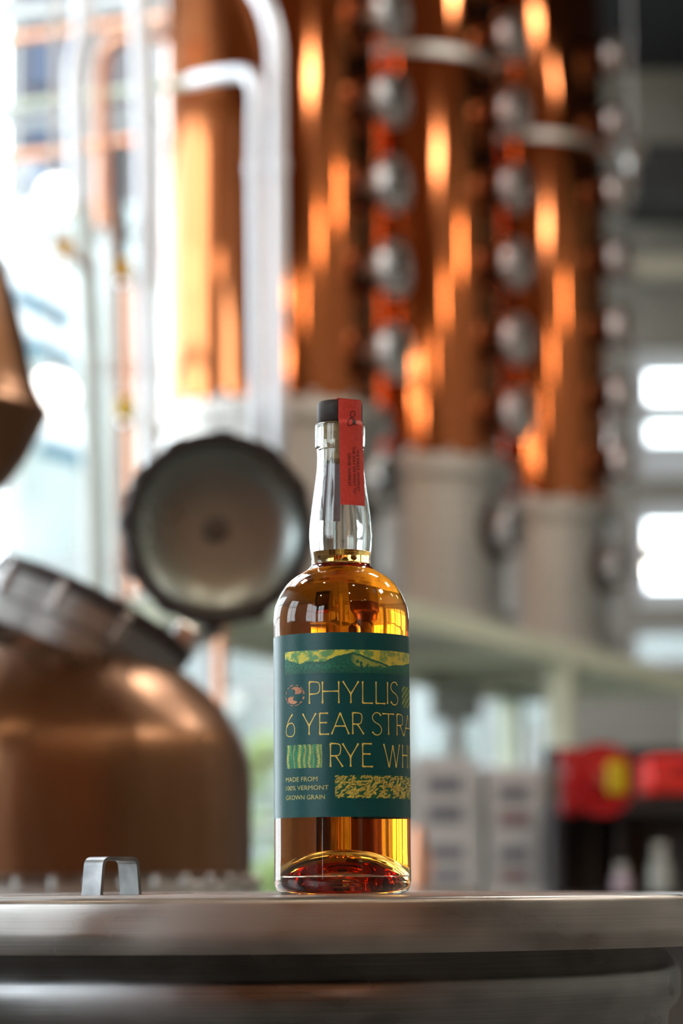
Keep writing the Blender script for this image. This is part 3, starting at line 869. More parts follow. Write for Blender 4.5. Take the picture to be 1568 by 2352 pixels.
obj('latch', box(-.02, .02, -.13, -.122, hh_ * .55, hh_ * .85, .003), M_RED, t, smooth=False)
for j, (px, py, wpx, m_, lab) in enumerate(((1516, 1938, 27, mat('cloudy_plastic', rgb(186, 192, 186), .5, noise=((20, 20, 20), rgb(172, 180, 176), 2)), 'tall cloudy grey bottle standing in the black rack'),
                                            (1428, 1985, 22, mat('pinkish_plastic', rgb(196, 180, 192), .5, noise=((20, 20, 20), rgb(184, 168, 182), 2)), 'short pinkish white bottle standing in the black rack'))):
    q = P(px, 2040, YR + .12)
    t = thing('plastic_bottle', lab, 'bottle', (q.x, YR + .12, zs))
    H = P(px, py, YR + .12).z - zs; r = wpx / kr
    obj('bottle_body', lathe([(0, 0), (r, 0), (r * 1.02, .01), (r, H * .55), (r * .75, H * .68), (r * .42, H * .74), (r * .42, H * .8), (0, H * .8)], 28), m_, t)
    obj('cap', lathe([(0, H * .79), (r * .62, H * .79), (r * .62, H), (r * .55, H * 1.02), (0, H * 1.02)], 24), mat('cap_white', rgb(214, 216, 208), .5, noise=((20, 20, 20), rgb(204, 206, 198), 2)), t)

# ------------------------------------------------------------------ copper tank added behind the camera to warm the drum's reflections
t = thing('copper_tank', 'unseen copper tank added near the wooden rear wall for warm reflections', 'tank', (3.1, -3.3, 0))
obj('copper_body', lathe([(0, .35), (.72, .4), (.78, .55), (.78, 1.9), (.7, 2.15), (.35, 2.4), (.12, 2.5), (.12, 2.9), (0, 2.9)], 64), M_PIPECOP, t)
for k in range(4):
    an = PI / 4 + PI / 2 * k
    obj('leg', add_tube(bmesh.new(), [(.6 * math.cos(an), .6 * math.sin(an), 0), (.6 * math.cos(an), .6 * math.sin(an), .45)], .04, 12), M_STEEL, t)
obj('band', lathe([(.775, 1.2), (.80, 1.2), (.80, 1.28), (.775, 1.28)], 64), M_STEEL, t)

# ------------------------------------------------------------------ the steel drum
LC = Vector(((520 - 784) / F * 1.86, 1.86, 0))
RL = 0.33
ZL = ZC - 0.0018
drum = thing('steel_drum', 'brushed steel drum with a flat round lid under the whiskey bottle', 'drum', (LC.x, LC.y, 0))
M_DRUM = brushed('drum_steel', (0.38, 0.38, 0.385, 1), (0.20, 0.20, 0.20, 1), 0.22, 0.44)
M_LID = brushed('lid_steel', (0.54, 0.52, 0.495, 1), (0.34, 0.32, 0.30, 1), 0.22, 0.46)
prof = [(0, ZL)]
for k in range(1, 13):
    r = (RL - .005) * k / 12
    prof.append((r, ZL - .0028 * (r / RL) ** 2))
ze = prof[-1][1]
for k in range(1, 7):
    a_ = PI / 2 * k / 6
    prof.append((RL - .005 + .005 * math.sin(a_), ze - .004 + .004 * math.cos(a_)))
H_RIM = 0.0305
zr_ = ze - H_RIM
prof += [(RL, ze - .008), (RL + .0004, zr_ + .012), (RL, zr_ + .002), (RL - .0015, zr_), (RL - .006, zr_), (RL - .006, zr_ + .01), (0, zr_ + .012)]
lid = obj('drum_lid', lathe(prof, 200), M_LID, drum)
RB = 0.289
zb = zr_
bprof = [(0, zb + .011), (RB - .010, zb + .011), (RB - .008, zb - .001), (RB - .004, zb - .008), (RB + .001, zb - .0135), (RB + .0025, zb - .018), (RB + .003, zb - .024), (RB + .0025, zb - .032), (RB, zb - .038), (RB - .005, zb - .043), (RB - .006, zb - .05),
         (RB - .006, .62), (RB - .002, .61), (RB + .004, .60), (RB - .002, .59), (RB - .006, .58), (RB - .006, .32), (RB - .002, .31), (RB + .004, .30), (RB - .002, .29), (RB - .006, .28), (RB - .006, .02), (RB, .01), (RB, 0), (0, 0)]
obj('drum_body', lathe(bprof, 200), M_DRUM, drum)
# strap handle on the lid
YH = 1.66
def strap(A, B, hgt, width, th):
    A, B = Vector(A), Vector(B)
    d = (B - A).normalized(); n = Vector((-d.y, d.x, 0))
    lean = d * (hgt * .10)
    path = bend([A, A + lean + Vector((0, 0, hgt)), B - lean + Vector((0, 0, hgt)), B], .0045, 5)
    bm = bmesh.new()
    rows = []
    for i, p in enumerate(path):
        t_ = (path[min(i + 1, len(path) - 1)] - path[max(i - 1, 0)]).normalized()
        o_ = n.cross(t_).normalized()
        rows.append([bm.verts.new(p + n * sx * width / 2 + o_ * so * th / 2) for sx, so in ((-1, -1), (1, -1), (1, 1), (-1, 1))])
    for i in range(len(rows) - 1):
        for k in range(4):
            bm.faces.new((rows[i][k], rows[i][(k + 1) % 4], rows[i + 1][(k + 1) % 4], rows[i + 1][k]))
    bm.faces.new(rows[0][::-1]); bm.faces.new(rows[-1])
    bmesh.ops.recalc_face_normals(bm, faces=bm.faces)
    return bm
hA = P(211, 2049, YH); hB = P(301, 2049, YH + .022)
hA.z = hB.z = ZL - .003
o_ = Vector((LC.x, LC.y, 0))
zt_ = P(215, 1972, YH).z - hA.z
obj('handle', strap(hA - o_, hB - o_, zt_, .0165, .0022), mat('handle_steel', (0.30, 0.305, 0.31, 1), 0.4, 1.0, noise=((60, 60, 60), (0.17, 0.175, 0.18, 1), 3)), lid, smooth=True, angle=30)

# ------------------------------------------------------------------ the whiskey bottle
YBT = 1.625
AX = P(781.5, 1176 + 0, YBT).x
bx0 = P(787, 2045, YBT)
def zz(py): return P(784, py, YBT).z
def rad(hpx, py):
    q = P(784, py, YBT)
    depth = (RM.to_3x3().transposed() @ (q - Vector((0, 0, ZC)))).z * -1
    return hpx * depth / F
rb_ = math.hypot(bx0.x - LC.x, YBT - LC.y)
ZB = ZL - .0028 * ((rb_ - .03) / RL) ** 2
bottle = thing('whiskey_bottle', 'amber whiskey bottle with a green label and red seal strip on the drum', 'bottle', (bx0.x, YBT, ZB))
def L(hpx, py): return (rad(hpx, py), zz(py) - ZB)
RBODY = rad(156, 1800)
outer = [L(54.2, 975), L(56.4, 978), L(57.2, 986), L(57.2, 1020), L(56.4, 1029), L(53.6, 1032), L(53.0, 1040), L(53.0, 1058), L(54.6, 1082), L(58.0, 1110),
         L(62.2, 1140), L(66.4, 1170), L(69.8, 1198), L(71.8, 1222), L(71.9, 1236), L(70.8, 1256), L(68.6, 1276), L(67.0, 1290), L(67.6, 1298), L(71.5, 1304), L(79, 1310.5), L(92, 1318.5), L(106, 1327), L(119, 1338),
         L(130, 1351), L(139.5, 1366), L(147, 1382), L(151.8, 1396), L(154.6, 1412), L(155.8, 1430), (RBODY, zz(1470) - ZB), (RBODY, zz(1950) - ZB), (RBODY * 1.003, .0085), (RBODY * 1.0, .0062), (RBODY * .985, .0034), (RBODY * .95, .0012), (RBODY * .90, .0002), (RBODY * .84, 0.0),
         (RBODY * .79, .0012), (RBODY * .74, .0045), (RBODY * .64, .0095), (RBODY * .5, .0142), (RBODY * .34, .0172), (RBODY * .17, .0187), (0, .0192)]
WT = .0030
liq_py = 1268
ZLIQ = zz(liq_py) - ZB
inner = []
ro = [p for p in outer if p[1] > .02]
def inner_r(z):
    """outer radius at height z minus the wall"""
    for a, b in zip(ro[:-1], ro[1:]):
        if b[1] <= z <= a[1]:
            t_ = (z - b[1]) / max(a[1] - b[1], 1e-9)
            return b[0] + (a[0] - b[0]) * t_
    return ro[-1][0]
ztop_ = outer[0][1]
air = [(.0105, ztop_), (.0102, ztop_ - .002)]
for py in (1030, 1045, 1060, 1082, 1110, 1140, 1170, 1198, 1222, 1240, 1256):
    z = zz(py) - ZB
    air.append((max(inner_r(z) - WT, .0098) if py > 1050 else .0098, z))
air.append((inner_r(ZLIQ) - WT, ZLIQ))
# glass: outer skin plus the inner skin above the liquor
bm = bmesh.new()
i0 = 30                                    # index of the straight body
up = smoothprof(outer[:i0 + 1], 3)
dn = smoothprof(outer[i0 + 1:], 3)
full = list(reversed(air)) + up + dn
add_lathe(bm, full, 128)
bmesh.ops.remove_doubles(bm, verts=bm.verts, dist=1e-6)
# profile runs inner-bottom -> lip -> outside down -> punt centre; flip so that normals leave the glass
bm.normal_update()
f = max(bm.faces, key=lambda f_: f_.calc_center_median().xy.length)
if f.normal.dot(Vector((*f.calc_center_median().xy, 0))) < 0:
    bmesh.ops.reverse_faces(bm, faces=bm.faces)
M_GLASS = glass_mat('clear_glass', (0.975, 0.99, 0.98, 1), 1.5)
obj('glass', bm, M_GLASS, bottle, angle=80)
# liquor: side = interface glass / liquor, top = interface liquor / air
side = [(inner_r(ZLIQ) - WT, ZLIQ)]
pts_py = (1276, 1290, 1298, 1304, 1310.5, 1318.5, 1327, 1338, 1351, 1366, 1382, 1396, 1412, 1430)
outer_s = {}
for py in pts_py:
    z = zz(py) - ZB
    side.append((inner_r(z) - WT, z - (0.0 if py < 1300 or py > 1400 else .0012)))
RI = RBODY - WT
side += [(RI, zz(1470) - ZB)]
low = [(RI, zz(1950) - ZB), (RI, .018), (RI * .995, .0135), (RI * .975, .0105), (RI * .93, .0092), (RI * .88, .0098), (RI * .80, .0130), (RI * .68, .0168), (RI * .52, .0205), (RI * .34, .0230), (RI * .17, .0243), (0, .0247)]
prof = [(0, ZLIQ), (side[0][0] * .5, ZLIQ), (side[0][0] * .93, ZLIQ + .0001)] + smoothprof(side, 3) + smoothprof(low, 3)
idx = [0, 0, 0] + [1] * (len(prof) - 4)
bm = lathe(prof, 256, mats=idx)
bm.normal_update()
f = max(bm.faces, key=lambda f_: f_.calc_center_median().xy.length)
if f.normal.dot(Vector((*f.calc_center_median().xy, 0))) < 0:
    bmesh.ops.reverse_faces(bm, faces=bm.faces)
ABS = ((0.952, 0.690, 0.02, 1), 84.0)
for v_ in bm.verts:                       # uneven inner wall of the moulded glass
    rr2 = v_.co.xy.length
    if rr2 > .02 and v_.co.z > .02:
        th_ = math.atan2(v_.co.y, v_.co.x)
        wv = (math.sin(7 * th_ + 1.1) + .8 * math.sin(13 * th_ + 2.0 + 20 * v_.co.z) + .7 * math.sin(23 * th_ + .4) + .5 * math.sin(37 * th_ + 1.7)) * .00011
        v_.co.x *= 1 + wv / rr2; v_.co.y *= 1 + wv / rr2
bm.normal_update()
obj('whiskey', bm, [glass_mat('whiskey_surface', (1, 1, 1, 1), 1.36, absorb=ABS), glass_mat('whiskey_side', (1, 1, 1, 1), 1.36 / 1.5, absorb=ABS)], bottle, angle=80)
# stopper and cork
zc_ = zz(974) - ZB; zt2 = zz(924.5) - ZB
rcap = rad(52, 950)
obj('stopper', lathe([(0, zc_ + .0002), (rcap * .97, zc_ + .0002), (rcap, zc_ + .0008), (rcap, zt2 - .0022), (rcap * .985, zt2 - .001), (rcap * .95, zt2 - .0002), (rcap * .9, zt2), (0, zt2)], 64), mat('stopper_brown', rgb(58, 46, 40), .5, noise=((300, 300, 300), rgb(44, 35, 31), 3), spec=.3), bottle)
obj('cork', lathe([(0, zc_), (.0096, zc_), (.0096, zz(1056) - ZB), (.0090, zz(1060) - ZB), (0, zz(1060) - ZB)], 48), mat('natural_cork', rgb(196, 172, 130), .8, noise=((400, 400, 400), rgb(164, 136, 96), 4)), bottle)
# ---- seal strip over the stopper
M_SEAL = mat('seal_red', rgb(226, 72, 60), .55, noise=((500, 500, 500), rgb(212, 62, 52), 3))
M_SEALBACK = mat('seal_lining', rgb(214, 196, 212), .7, noise=((500, 500, 500), rgb(204, 184, 204), 2))
def seal_r(z):
    zl = zz(1028) - ZB
    zc3 = zz(976) - ZB
    k3 = max(0.0, min(1.0, (zc3 + .0016 - z) / .0032)); k3 = k3 * k3 * (3 - 2 * k3)
    if z > zl: return rcap + (rad(57.2, 1000) - rcap) * k3
    ze_ = zz(1168) - ZB
    m_ = (inner_r(ze_) - rad(57.2, 1000)) / (zl - ze_)
    return rad(57.2, 1000) + (zl - z) * m_ if z >= ze_ else inner_r(z)
def seal(theta_of, zend, nm, parent):
    """ribbon down one side; theta_of(z) = centre angle, half width in arc = .0083"""
    zs_ = [zt2 - .0003 - k * .0005 for k in range(int((zt2 - zend) / .0005) + 1)] + [zend]
    rows = []
    bm = bmesh.new()
    HWID = .0084
    n = 14
    for z in zs_:
        r = seal_r(z) + .00035
        th = theta_of(z); hw = HWID / r
        rows.append([(r, th - hw + 2 * hw * k / n, z) for k in range(n + 1)])
    def v(r, th, z): return bm.verts.new((r * math.sin(th), -r * math.cos(th), z))
    fr = [[v(*q) for q in row] for row in rows]
    bk = [[v(q[0] - .00022, q[1], q[2]) for q in row] for row in rows]
    for i in range(len(rows) - 1):
        for k in range(n):
            bm.faces.new((fr[i][k], fr[i + 1][k], fr[i + 1][k + 1], fr[i][k + 1])).material_index = 0
            bm.faces.new((bk[i][k], bk[i][k + 1], bk[i + 1][k + 1], bk[i + 1][k])).material_index = 1
    for k in range(n):
        bm.faces.new((fr[-1][k], bk[-1][k], bk[-1][k + 1], fr[-1][k + 1])).material_index = 0
    return bm
TH_S = math.radians(31)
def thf(z):
    t_ = (zt2 - z) / (zt2 - (zz(1168) - ZB))
    return TH_S + math.radians(-4) * t_ + math.radians(1.5)
sl = obj('seal_strip', seal(thf, zz(1168) - ZB, 's', None), [M_SEAL, M_SEALBACK], bottle, angle=60)
obj('seal_strip', seal(lambda z: thf(z) + PI, zz(1190) - ZB, 's', None), [M_SEAL, M_SEALBACK], bottle, angle=60)
# across the top of the stopper
bm = bmesh.new()
d_ = Vector((math.sin(TH_S), -math.cos(TH_S), 0)); e_ = Vector((d_.y, -d_.x, 0))
add_box(bm, -rcap * .80, rcap * .80, -.0078, .0078, zt2 + .0001, zt2 + .0005, 0, Matrix.Rotation(math.atan2(d_.y, d_.x), 4, 'Z'))
obj('seal_strip', bm, M_SEAL, bottle, smooth=False)

# ---- printing tools on surfaces of revolution
def stroke_quads(line, w0, w1, n=10):
    """polyline -> ribbon outline quads with flared ends"""
    pts = [Vector((a, b)) for a, b in line]
    if len(pts) > 2:
        for _ in range(3):
            q = [pts[0]]
            for a, b in zip(pts[:-1], pts[1:]):
                q += [a * .75 + b * .25, a * .25 + b * .75]
            q.append(pts[-1]); pts = q
    else:
        pts = [pts[0].lerp(pts[1], k / n) for k in range(n + 1)]
    L_ = [0]
    for a, b in zip(pts[:-1], pts[1:]):
        L_.append(L_[-1] + (b - a).length)
    out = []
    for i, p in enumerate(pts):
        t = (pts[min(i + 1, len(pts) - 1)] - pts[max(i - 1, 0)]).normalized()
        nn = Vector((-t.y, t.x))
        s = min(L_[i], L_[-1] - L_[i])
        w_ = w0 + (w1 - w0) * math.exp(-s / (w1 * 1.6))
        out.append((p + nn * w_ / 2, p - nn * w_ / 2))
    return out


GL = {
    'P': [[(0, 0), (0, 1)], [(0, 1), (.55, 1.0), (1.0, .96), (1.08, .72), (.98, .48), (.5, .44), (0, .44)]],
    'H': [[(0, 0), (0, 1)], [(1, 0), (1, 1)], [(0, .55), (1, .55)]],
    'Y': [[(0, 1), (.5, .42)], [(1, 1), (.5, .42)], [(.5, .46), (.5, 0)]],
    'L': [[(0, 1), (0, 0)], [(0, .01), (1, .01)]],
    'I': [[(.5, 0), (.5, 1)]],
    'S': [[(.95, .88), (.75, 1.02), (.25, 1.02), (-.05, .80), (.2, .58), (.8, .46), (1.1, .22), (.8, -.02), (.3, -.03), (0, .12)]],
    '6': [[(.78, 1.0), (.35, .75), (.0, .35), (.0, .05), (.4, -.06), (.95, -.02), (1.05, .34), (.8, .60), (.35, .58), (.08, .42)]],
    'E': [[(0, 0), (0, 1)], [(0, .99), (.9, .99)], [(0, .55), (.78, .55)], [(0, .01), (1, .01)]],
    'A': [[(0, 0), (.5, 1)], [(1, 0), (.5, 1)], [(.2, .38), (.8, .38)]],
    'R': [[(0, 0), (0, 1)], [(0, 1), (.4, 1.0), (.8, .96), (.85, .74), (.75, .50), (.4, .47), (0, .47)], [(.42, .47), (1.0, 0)]],
    'T': [[(.5, 0), (.5, .99)], [(0, .985), (1, .985)]],
    'W': [[(0, 1), (.30, 0)], [(.30, 0), (.53, .95)], [(.53, .95), (.74, 0)], [(.74, 0), (1, 1)]],
}
RLAB = RBODY + .00022
ZLT, ZLB = zz(1466) - ZB, zz(1880) - ZB
XCEN, XHW = 772.0, 686.0
def th_of(xz): return math.asin(max(-.999, min(.999, (xz - XCEN) / XHW)))
def z_of(yz): return ZLT + (ZLB - ZLT) * (yz - 72) / (1868 - 72)
def on_label(th, z, e=.00010): return ((RLAB + e) * math.sin(th), -(RLAB + e) * math.cos(th), z)


M_LABEL = mat('label_green', rgb(0, 84, 86), .34, noise=((900, 900, 900), rgb(0, 74, 76), 2), bump=((1600, 1600, 1600), .08, .0004), spec=.35)
M_GOLD = mat('gold_print', rgb(250, 222, 108), .45, .0, noise=((600, 600, 600), rgb(238, 206, 92), 2))
bm = bmesh.new()
n = 180
ta, tb_ = math.radians(-104), math.radians(176)
c0 = [bm.verts.new((RLAB * math.sin(ta + (tb_ - ta) * k / n), -RLAB * math.cos(ta + (tb_ - ta) * k / n), ZLB)) for k in range(n + 1)]
c1 = [bm.verts.new((v_.co.x, v_.co.y, ZLT)) for v_ in c0]
i0_ = [bm.verts.new((v_.co.x * .9965, v_.co.y * .9965, ZLB)) for v_ in c0]
i1_ = [bm.verts.new((v_.co.x * .9965, v_.co.y * .9965, ZLT)) for v_ in c0]
for k in range(n):
    bm.faces.new((c0[k], c0[k + 1], c1[k + 1], c1[k])); bm.faces.new((i0_[k + 1], i0_[k], i1_[k], i1_[k + 1]))
    bm.faces.new((c1[k], c1[k + 1], i1_[k + 1], i1_[k])); bm.faces.new((c0[k + 1], c0[k], i0_[k], i0_[k + 1]))
for k in (0, n):
    bm.faces.new((c0[k], c1[k], i1_[k], i0_[k]))
bmesh.ops.recalc_face_normals(bm, faces=bm.faces)
label = obj('paper_label', bm, M_LABEL, bottle, angle=50)


def letter(ch, x0, x1, ytop, ybot, bm, th=.050):
    a0, a1 = th_of(x0), th_of(x1)
    z0, z1 = z_of(ybot), z_of(ytop)
    h = z1 - z0
    wang = a1 - a0
    wr = wang * RLAB / h                  # width in units of the height
    for line in GL[ch]:
        q = stroke_quads([(x * wr, y) for x, y in line], th * .82, th * 1.75)
        vv = [[bm.verts.new(on_label(a0 + p.x * h / RLAB, z0 + p.y * h)) for p in pr_] for pr_ in q]
        for a, b in zip(vv[:-1], vv[1:]):
            bm.faces.new((a[0], a[1], b[1], b[0]))


LINES = [[('P', 455, 552), ('H', 585, 745), ('Y', 785, 940), ('L', 980, 1080), ('L', 1112, 1205), ('I', 1215, 1237), ('S', 1258, 1328)],
         [('6', 222, 306), ('Y', 388, 518), ('E', 556, 648), ('A', 672, 842), ('R', 880, 988), ('S', 1072, 1162), ('T', 1172, 1290), ('R', 1318, 1386), ('A', 1390, 1452)],
         [('R', 660, 780), ('Y', 778, 934), ('E', 976, 1075), ('W', 1184, 1342), ('H', 1372, 1422), ('I', 1432, 1446)]]
for (yt, yb), ln in zip(((552, 766), (860, 1068), (1158, 1384)), LINES):
    for ch, x0, x1 in ln:
        bm = bmesh.new()
        letter(ch, x0, x1, yt, yb, bm)
        obj('gold_letter', bm, M_GOLD, label, smooth=False)


def text_mesh(s, size):
    cu = bpy.data.curves.new('t', 'FONT'); cu.body = s; cu.size = size
    cu.resolution_u = 3
    o = bpy.data.objects.new('t', cu); COL.objects.link(o)
    dg = bpy.context.evaluated_depsgraph_get(); dg.update()
    me = bpy.data.meshes.new_from_object(o.evaluated_get(dg))
    bpy.data.objects.remove(o); bpy.data.curves.remove(cu)
    return me


M_SMALL = mat('small_gold_print', rgb(224, 218, 130), .5, .0, noise=((600, 600, 600), rgb(190, 184, 102), 2))
for s_, x1, yt, yb in (('MADE FROM', 530, 1475, 1520), ('100% VERMONT', 640, 1560, 1604), ('GROWN GRAIN', 602, 1652, 1696)):
    me = text_mesh(s_, 1.0)
    co_ = np.array([v_.co[:] for v_ in me.vertices])
    mn, mx_ = co_.min(0), co_.max(0)
    a0, a1 = th_of(218), th_of(x1)
    z0, z1 = z_of(yb), z_of(yt)
    for v_ in me.vertices:
        u = (v_.co.x - mn[0]) / (mx_[0] - mn[0]); t_ = (v_.co.y - mn[1]) / (mx_[1] - mn[1])
        v_.co = on_label(a0 + (a1 - a0) * u, z0 + (z1 - z0) * t_)
    me.name = 'small_lettering'
    link('small_lettering', me, label, M_SMALL)

# ---- printed pictures: colour attributes worked out in numpy
def vnoise(x, y, seed=0):
    xi, yi = np.floor(x).astype(int), np.floor(y).astype(int)
    xf, yf = x - xi, y - yi
    def h(a, b):
        n_ = (a * 374761393 + b * 668265263 + seed * 1442695041) & 0xffffffff
        n_ = ((n_ ^ (n_ >> 13)) * 1274126177) & 0xffffffff
        return ((n_ ^ (n_ >> 16)) & 0xffff) / 65535.0
    sx, sy = xf * xf * (3 - 2 * xf), yf * yf * (3 - 2 * yf)
    return (h(xi, yi) * (1 - sx) + h(xi + 1, yi) * sx) * (1 - sy) + (h(xi, yi + 1) * (1 - sx) + h(xi + 1, yi + 1) * sx) * sy
def fbm(x, y, o=4, seed=0):
    s, a_, t_ = 0, .5, 0
    for k in range(o):
        s = s + a_ * vnoise(x * 2 ** k, y * 2 ** k, seed + k); t_ += a_; a_ *= .5
    return s / t_
def C3(r, g, b): return np.array([lin(r), lin(g), lin(b)])


mp = bpy.data.materials.new('printed_picture'); mp.use_nodes = True
nt_ = mp.node_tree; bs = nt_.nodes['Principled BSDF']; bs.inputs['Roughness'].default_value = .45
at = nt_.nodes.new('ShaderNodeVertexColor'); at.layer_name = 'print'
nt_.links.new(at.outputs[0], bs.inputs['Base Color'])


def picture(name, x0, x1, y0, y1, func, nu, nv, lab, eps=.00006):
    """flat print on the label between zoomed photo columns x0..x1 and rows y0..y1"""
    a0, a1 = th_of(x0), th_of(x1)
    TH, ZZ = np.meshgrid(np.linspace(a0, a1, nu), np.linspace(z_of(y0), z_of(y1), nv))
    XX = XCEN + XHW * np.sin(TH)
    YY = y0 + (y1 - y0) * np.linspace(0, 1, nv)[:, None] * np.ones((1, nu))
    colr = func(XX, YY, TH)
    vv = np.stack([(RLAB + eps) * np.sin(TH), -(RLAB + eps) * np.cos(TH), ZZ], -1).reshape(-1, 3)
    ii = np.arange(nu * nv).reshape(nv, nu)
    ff = np.stack([ii[1:, :-1], ii[1:, 1:], ii[:-1, 1:], ii[:-1, :-1]], -1).reshape(-1, 4)
    me = bpy.data.meshes.new(name)
    me.from_pydata(vv.tolist(), [], ff.tolist())
    ca = me.color_attributes.new('print', 'FLOAT_COLOR', 'POINT')
    buf = np.ones((nu * nv, 4), dtype=np.float32); buf[:, :3] = np.clip(colr.reshape(-1, 3) * 1.3, 0, .9)
    ca.data.foreach_set('color', buf.ravel())
    o = link(name, me, label, mp)
    o['label'] = lab
    return o


def mountains(X, Y, T):
    W = T * 60
    sky = C3(205, 196, 70) + 0 * X[..., None]
    cl = fbm(W * .22, Y * .022, 5, 3)[..., None]
    g = np.clip((cl - .42) * 5, 0, 1)
    col = sky * (1 - g) + C3(88, 146, 84) * g
    right = np.clip((X - 900) / 400, 0, 1)[..., None]
    col = col * (1 - right * .35) + C3(176, 150, 52) * right * .35
    ridge = np.interp(X, [200, 560, 640, 720, 800, 885, 960, 1060, 1120, 1180, 1250, 1310, 1380, 1450], [372, 372, 340, 308, 290, 268, 288, 328, 346, 366, 390, 378, 372, 338])
    ridge = ridge + (fbm(W * .9, Y * 0, 3, 9) - .5) * 10
    mtn = (Y > ridge)[..., None]
    base = C3(14, 92, 74) * (0.75 + .5 * fbm(W * .5, Y * .05, 4, 11)[..., None])
    lit = np.clip((X - 860) / 60, 0, 1) * np.clip((Y - ridge - 14) / 14, 0, 1) * np.clip((X > 840) * (X < 1240), 0, 1) * (fbm(W * .35, Y * .03, 4, 5) > .36)
    base = base * (1 - lit[..., None] * .85) + C3(150, 160, 70) * lit[..., None] * .85
    col = np.where(mtn, base, col)
    tree = np.interp(X, [200, 240, 300, 360, 450, 600, 760, 860, 940, 1060, 1200, 1450], [322, 322, 352, 372, 352, 362, 366, 356, 412, 408, 412, 400]) - 22 * np.abs(((W * 2.1) % 1) - .5) * (fbm(W * .6, W * 0, 3, 21) + .3) + (fbm(W * 1.3, Y * 0, 3, 2) - .5) * 26
    forest = (Y > tree)[..., None]
    fc = C3(0, 74, 62) + (C3(32, 122, 92) - C3(0, 74, 62)) * np.clip(fbm(W * 1.1, Y * .08, 4, 31)[..., None] * 1.8 - .5, 0, 1)
    fade = np.clip((Y - 410) / 60, 0, 1)[..., None]
    fc = fc * (1 - fade * .6) + C3(0, 66, 58) * fade * .6
    return np.where(forest, fc, col)


picture('mountain_print', 212, 1452, 242, 470, mountains, 420, 96, 'printed yellow green mountain range')


def ears(X, Y, T):
    W = T * 60
    col = C3(0, 78, 60) + (C3(30, 140, 84) - C3(0, 78, 60)) * np.clip(fbm(W * 1.2, Y * .012, 4, 41) * 1.9 - .45, 0, 1)[..., None]
    for xc_, wd, st in ((242, 12, 1.0), (355, 16, 1.0), (405, 14, .7), (455, 15, .9), (540, 18, .9), (300, 8, .5), (572, 8, .7), (490, 7, .4)):
        xm = xc_ + 6 * np.sin(Y * .03 + xc_)
        grain = .55 + .45 * np.sin(Y * .24 + np.sign(X - xm) * 1.3)
        k = np.clip(1.25 - np.abs(X - xm) / (wd * (.65 + .5 * grain)), 0, 1) * st
        k = k * np.clip(fbm(W * 2.0, Y * .05, 3, int(xc_)) * 2.2 - .3, .25, 1)
        col = col * (1 - k[..., None]) + C3(196, 188, 84) * k[..., None]
    return col


picture('barley_print', 226, 578, 1162, 1390, ears, 150, 100, 'printed picture of standing grain ears')


def grains(X, Y, T):
    rng = random.Random(5)
    U_ = T * RLAB * 1e4
    V_ = Y * (RLAB / XHW) * 1e4
    col = C3(0, 64, 48) + (C3(24, 104, 62) - C3(0, 64, 48)) * fbm(U_ * .12, V_ * .12, 3, 8)[..., None]
    u0, u1, v0, v1 = U_.min(), U_.max(), V_.min(), V_.max()
    for _ in range(330):
        cu_, cv_ = rng.uniform(u0, u1), rng.uniform(v0, v1)
        an = rng.gauss(-.5, .5)
        ln, wd = rng.uniform(11, 19), rng.uniform(4.2, 6.6)
        du, dv = U_ - cu_, V_ - cv_
        a = du * math.cos(an) + dv * math.sin(an); b = -du * math.sin(an) + dv * math.cos(an)
        rr_ = (a / ln) ** 2 + (b / wd) ** 2
        sh = np.clip(1.5 - ((a + 1) / ln) ** 2 - ((b - 2.0) / wd) ** 2, 0, 1) * .75
        col = col * (1 - sh[..., None] * (rr_ > 1)[..., None] * .6)
        k = np.clip((1 - rr_) * 3, 0, 1)[..., None]
        tone = rng.uniform(.62, 1.0) * (1 - .35 * np.clip(b / wd, -.2, 1))[..., None]
        col = col * (1 - k) + C3(206, 186, 84) * tone * k
    return col


picture('grain_print', 702, 1455, 1466, 1688, grains, 340, 110, 'printed picture of loose grain')


def leafp(X, Y, T):
    W = T * 60
    k = (np.sin((X - 1370) * .18 * np.sign(Y - 0) + Y * .10 + 2 * vnoise(W, Y * .02, 3)) > .1)[..., None]
    return np.where(k, C3(126, 138, 70), C3(30, 84, 56))


picture('leaf_print', 1372, 1456, 580, 790, leafp, 60, 60, 'small printed leaf pattern beside the first line of lettering')

# copper foil emblem: a ring of dashes round two curled leaves
M_FOIL = mat('copper_foil', (0.50, 0.23, 0.13, 1), .4, .6, noise=((900, 900, 900), (0.30, 0.13, 0.07, 1), 3))
ac, zc2 = th_of(305), z_of(676)
rU, rV = (th_of(400) - th_of(212)) / 2 * RLAB, (z_of(570) - z_of(780)) / 2
def emb(pts, bm, fan=True):
    vv = [bm.verts.new(on_label(ac + u * rU / RLAB, zc2 + v_ * rV)) for u, v_ in pts]
    return vv
bm = bmesh.new()
for k in range(12):
    a0 = 2 * PI * k / 12 + .08; a1 = a0 + 2 * PI / 12 * (.55 if k % 3 else .8)
    wdt = .14 if k in (0, 11, 10) else .075
    ps = []
    seg = 6
    o1 = emb([((1.0) * math.cos(a0 + (a1 - a0) * i / seg), 1.0 * math.sin(a0 + (a1 - a0) * i / seg)) for i in range(seg + 1)], bm)
    o2 = emb([((1.0 - wdt) * math.cos(a0 + (a1 - a0) * i / seg), (1.0 - wdt) * math.sin(a0 + (a1 - a0) * i / seg)) for i in range(seg + 1)], bm)
    for i in range(seg):
        bm.faces.new((o2[i], o1[i], o1[i + 1], o2[i + 1]))
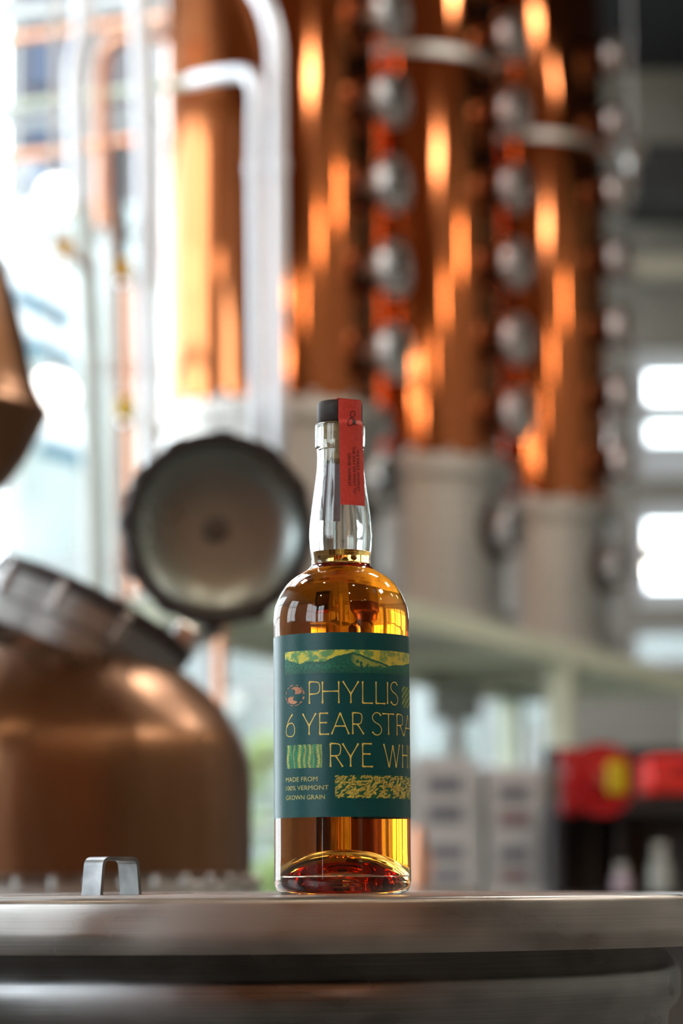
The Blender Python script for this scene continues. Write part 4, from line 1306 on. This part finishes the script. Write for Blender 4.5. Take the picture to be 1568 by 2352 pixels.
for rot in (0, PI):
    ca, sa = math.cos(rot), math.sin(rot)
    line = [(.05, .02), (.10, .14), (.45, .10), (.72, .22), (.70, .52), (.42, .74), (.05, .82), (-.22, .72), (-.30, .58), (-.02, .56), (.12, .40)]
    line = [(x * ca - y * sa, x * sa + y * ca) for x, y in line]
    cen = (.26 * ca - .45 * sa, .26 * sa + .45 * ca)
    pv = emb(line, bm); cv = emb([cen], bm)[0]
    for i in range(len(pv)):
        bm.faces.new((cv, pv[i], pv[(i + 1) % len(pv)]))
bmesh.ops.recalc_face_normals(bm, faces=bm.faces)
o = obj('foil_emblem', bm, M_FOIL, label, smooth=False)
o['label'] = 'round copper foil emblem'

# ---- print on the seal strip
M_INK = mat('black_ink', rgb(48, 20, 18), .6, noise=((900, 900, 900), rgb(40, 16, 14), 2))
zs0 = zz(1168) - ZB
def on_seal(s, z, e=.00048):
    r = seal_r(z) + e
    th = thf(z) + s / r
    return (r * math.sin(th), -r * math.cos(th), z)
# strip coordinates: s = across (metres, + to the right), zpx = picture row
for s_, row, za, zb2 in (('WE MAKE WHISKEY', .0022, 1040, 1137), ('THE WAY WE WANT TO', -.0007, 1034, 1141), ('DRINK WHISKEY', -.0038, 1050, 1126)):
    me = text_mesh(s_, 1.0)
    co_ = np.array([v_.co[:] for v_ in me.vertices]); mn, mx_ = co_.min(0), co_.max(0)
    z0, z1 = zz(za) - ZB, zz(zb2) - ZB
    hgt = .0019
    for v_ in me.vertices:
        u = (v_.co.x - mn[0]) / (mx_[0] - mn[0]); t_ = (v_.co.y - mn[1]) / (mx_[1] - mn[1])
        v_.co = on_seal(row + hgt * t_, z0 + (z1 - z0) * u)
    link('seal_lettering', me, sl, M_INK)
bm = bmesh.new()
hpx = 1.0 / ppm(YBT, 1000)
def emblem_line(line, w_):
    q = stroke_quads(line, w_, w_ * 1.1)
    vv = [[bm.verts.new(on_seal((p.x - 803) * hpx * 1.15 - .0004, zz(p.y) - ZB)) for p in pr_] for pr_ in q]
    for a, b in zip(vv[:-1], vv[1:]):
        bm.faces.new((a[0], a[1], b[1], b[0]))
emblem_line([(813, 985), (801, 964), (799, 957), (805, 951), (812, 954), (811, 962), (803, 966), (793, 976), (791, 984), (796, 988), (803, 983), (810, 974)], 1.6)
for dx, dy in ((0, 0), (2.5, -4), (5, -8)):
    emblem_line([(804 + dx, 984 + dy), (808 + dx, 980 + dy)], 2.6)
    emblem_line([(804 + dx, 984 + dy), (803 + dx, 977 + dy)], 2.2)
bmesh.ops.recalc_face_normals(bm, faces=bm.faces)
obj('ampersand_emblem', bm, M_INK, sl, smooth=False)
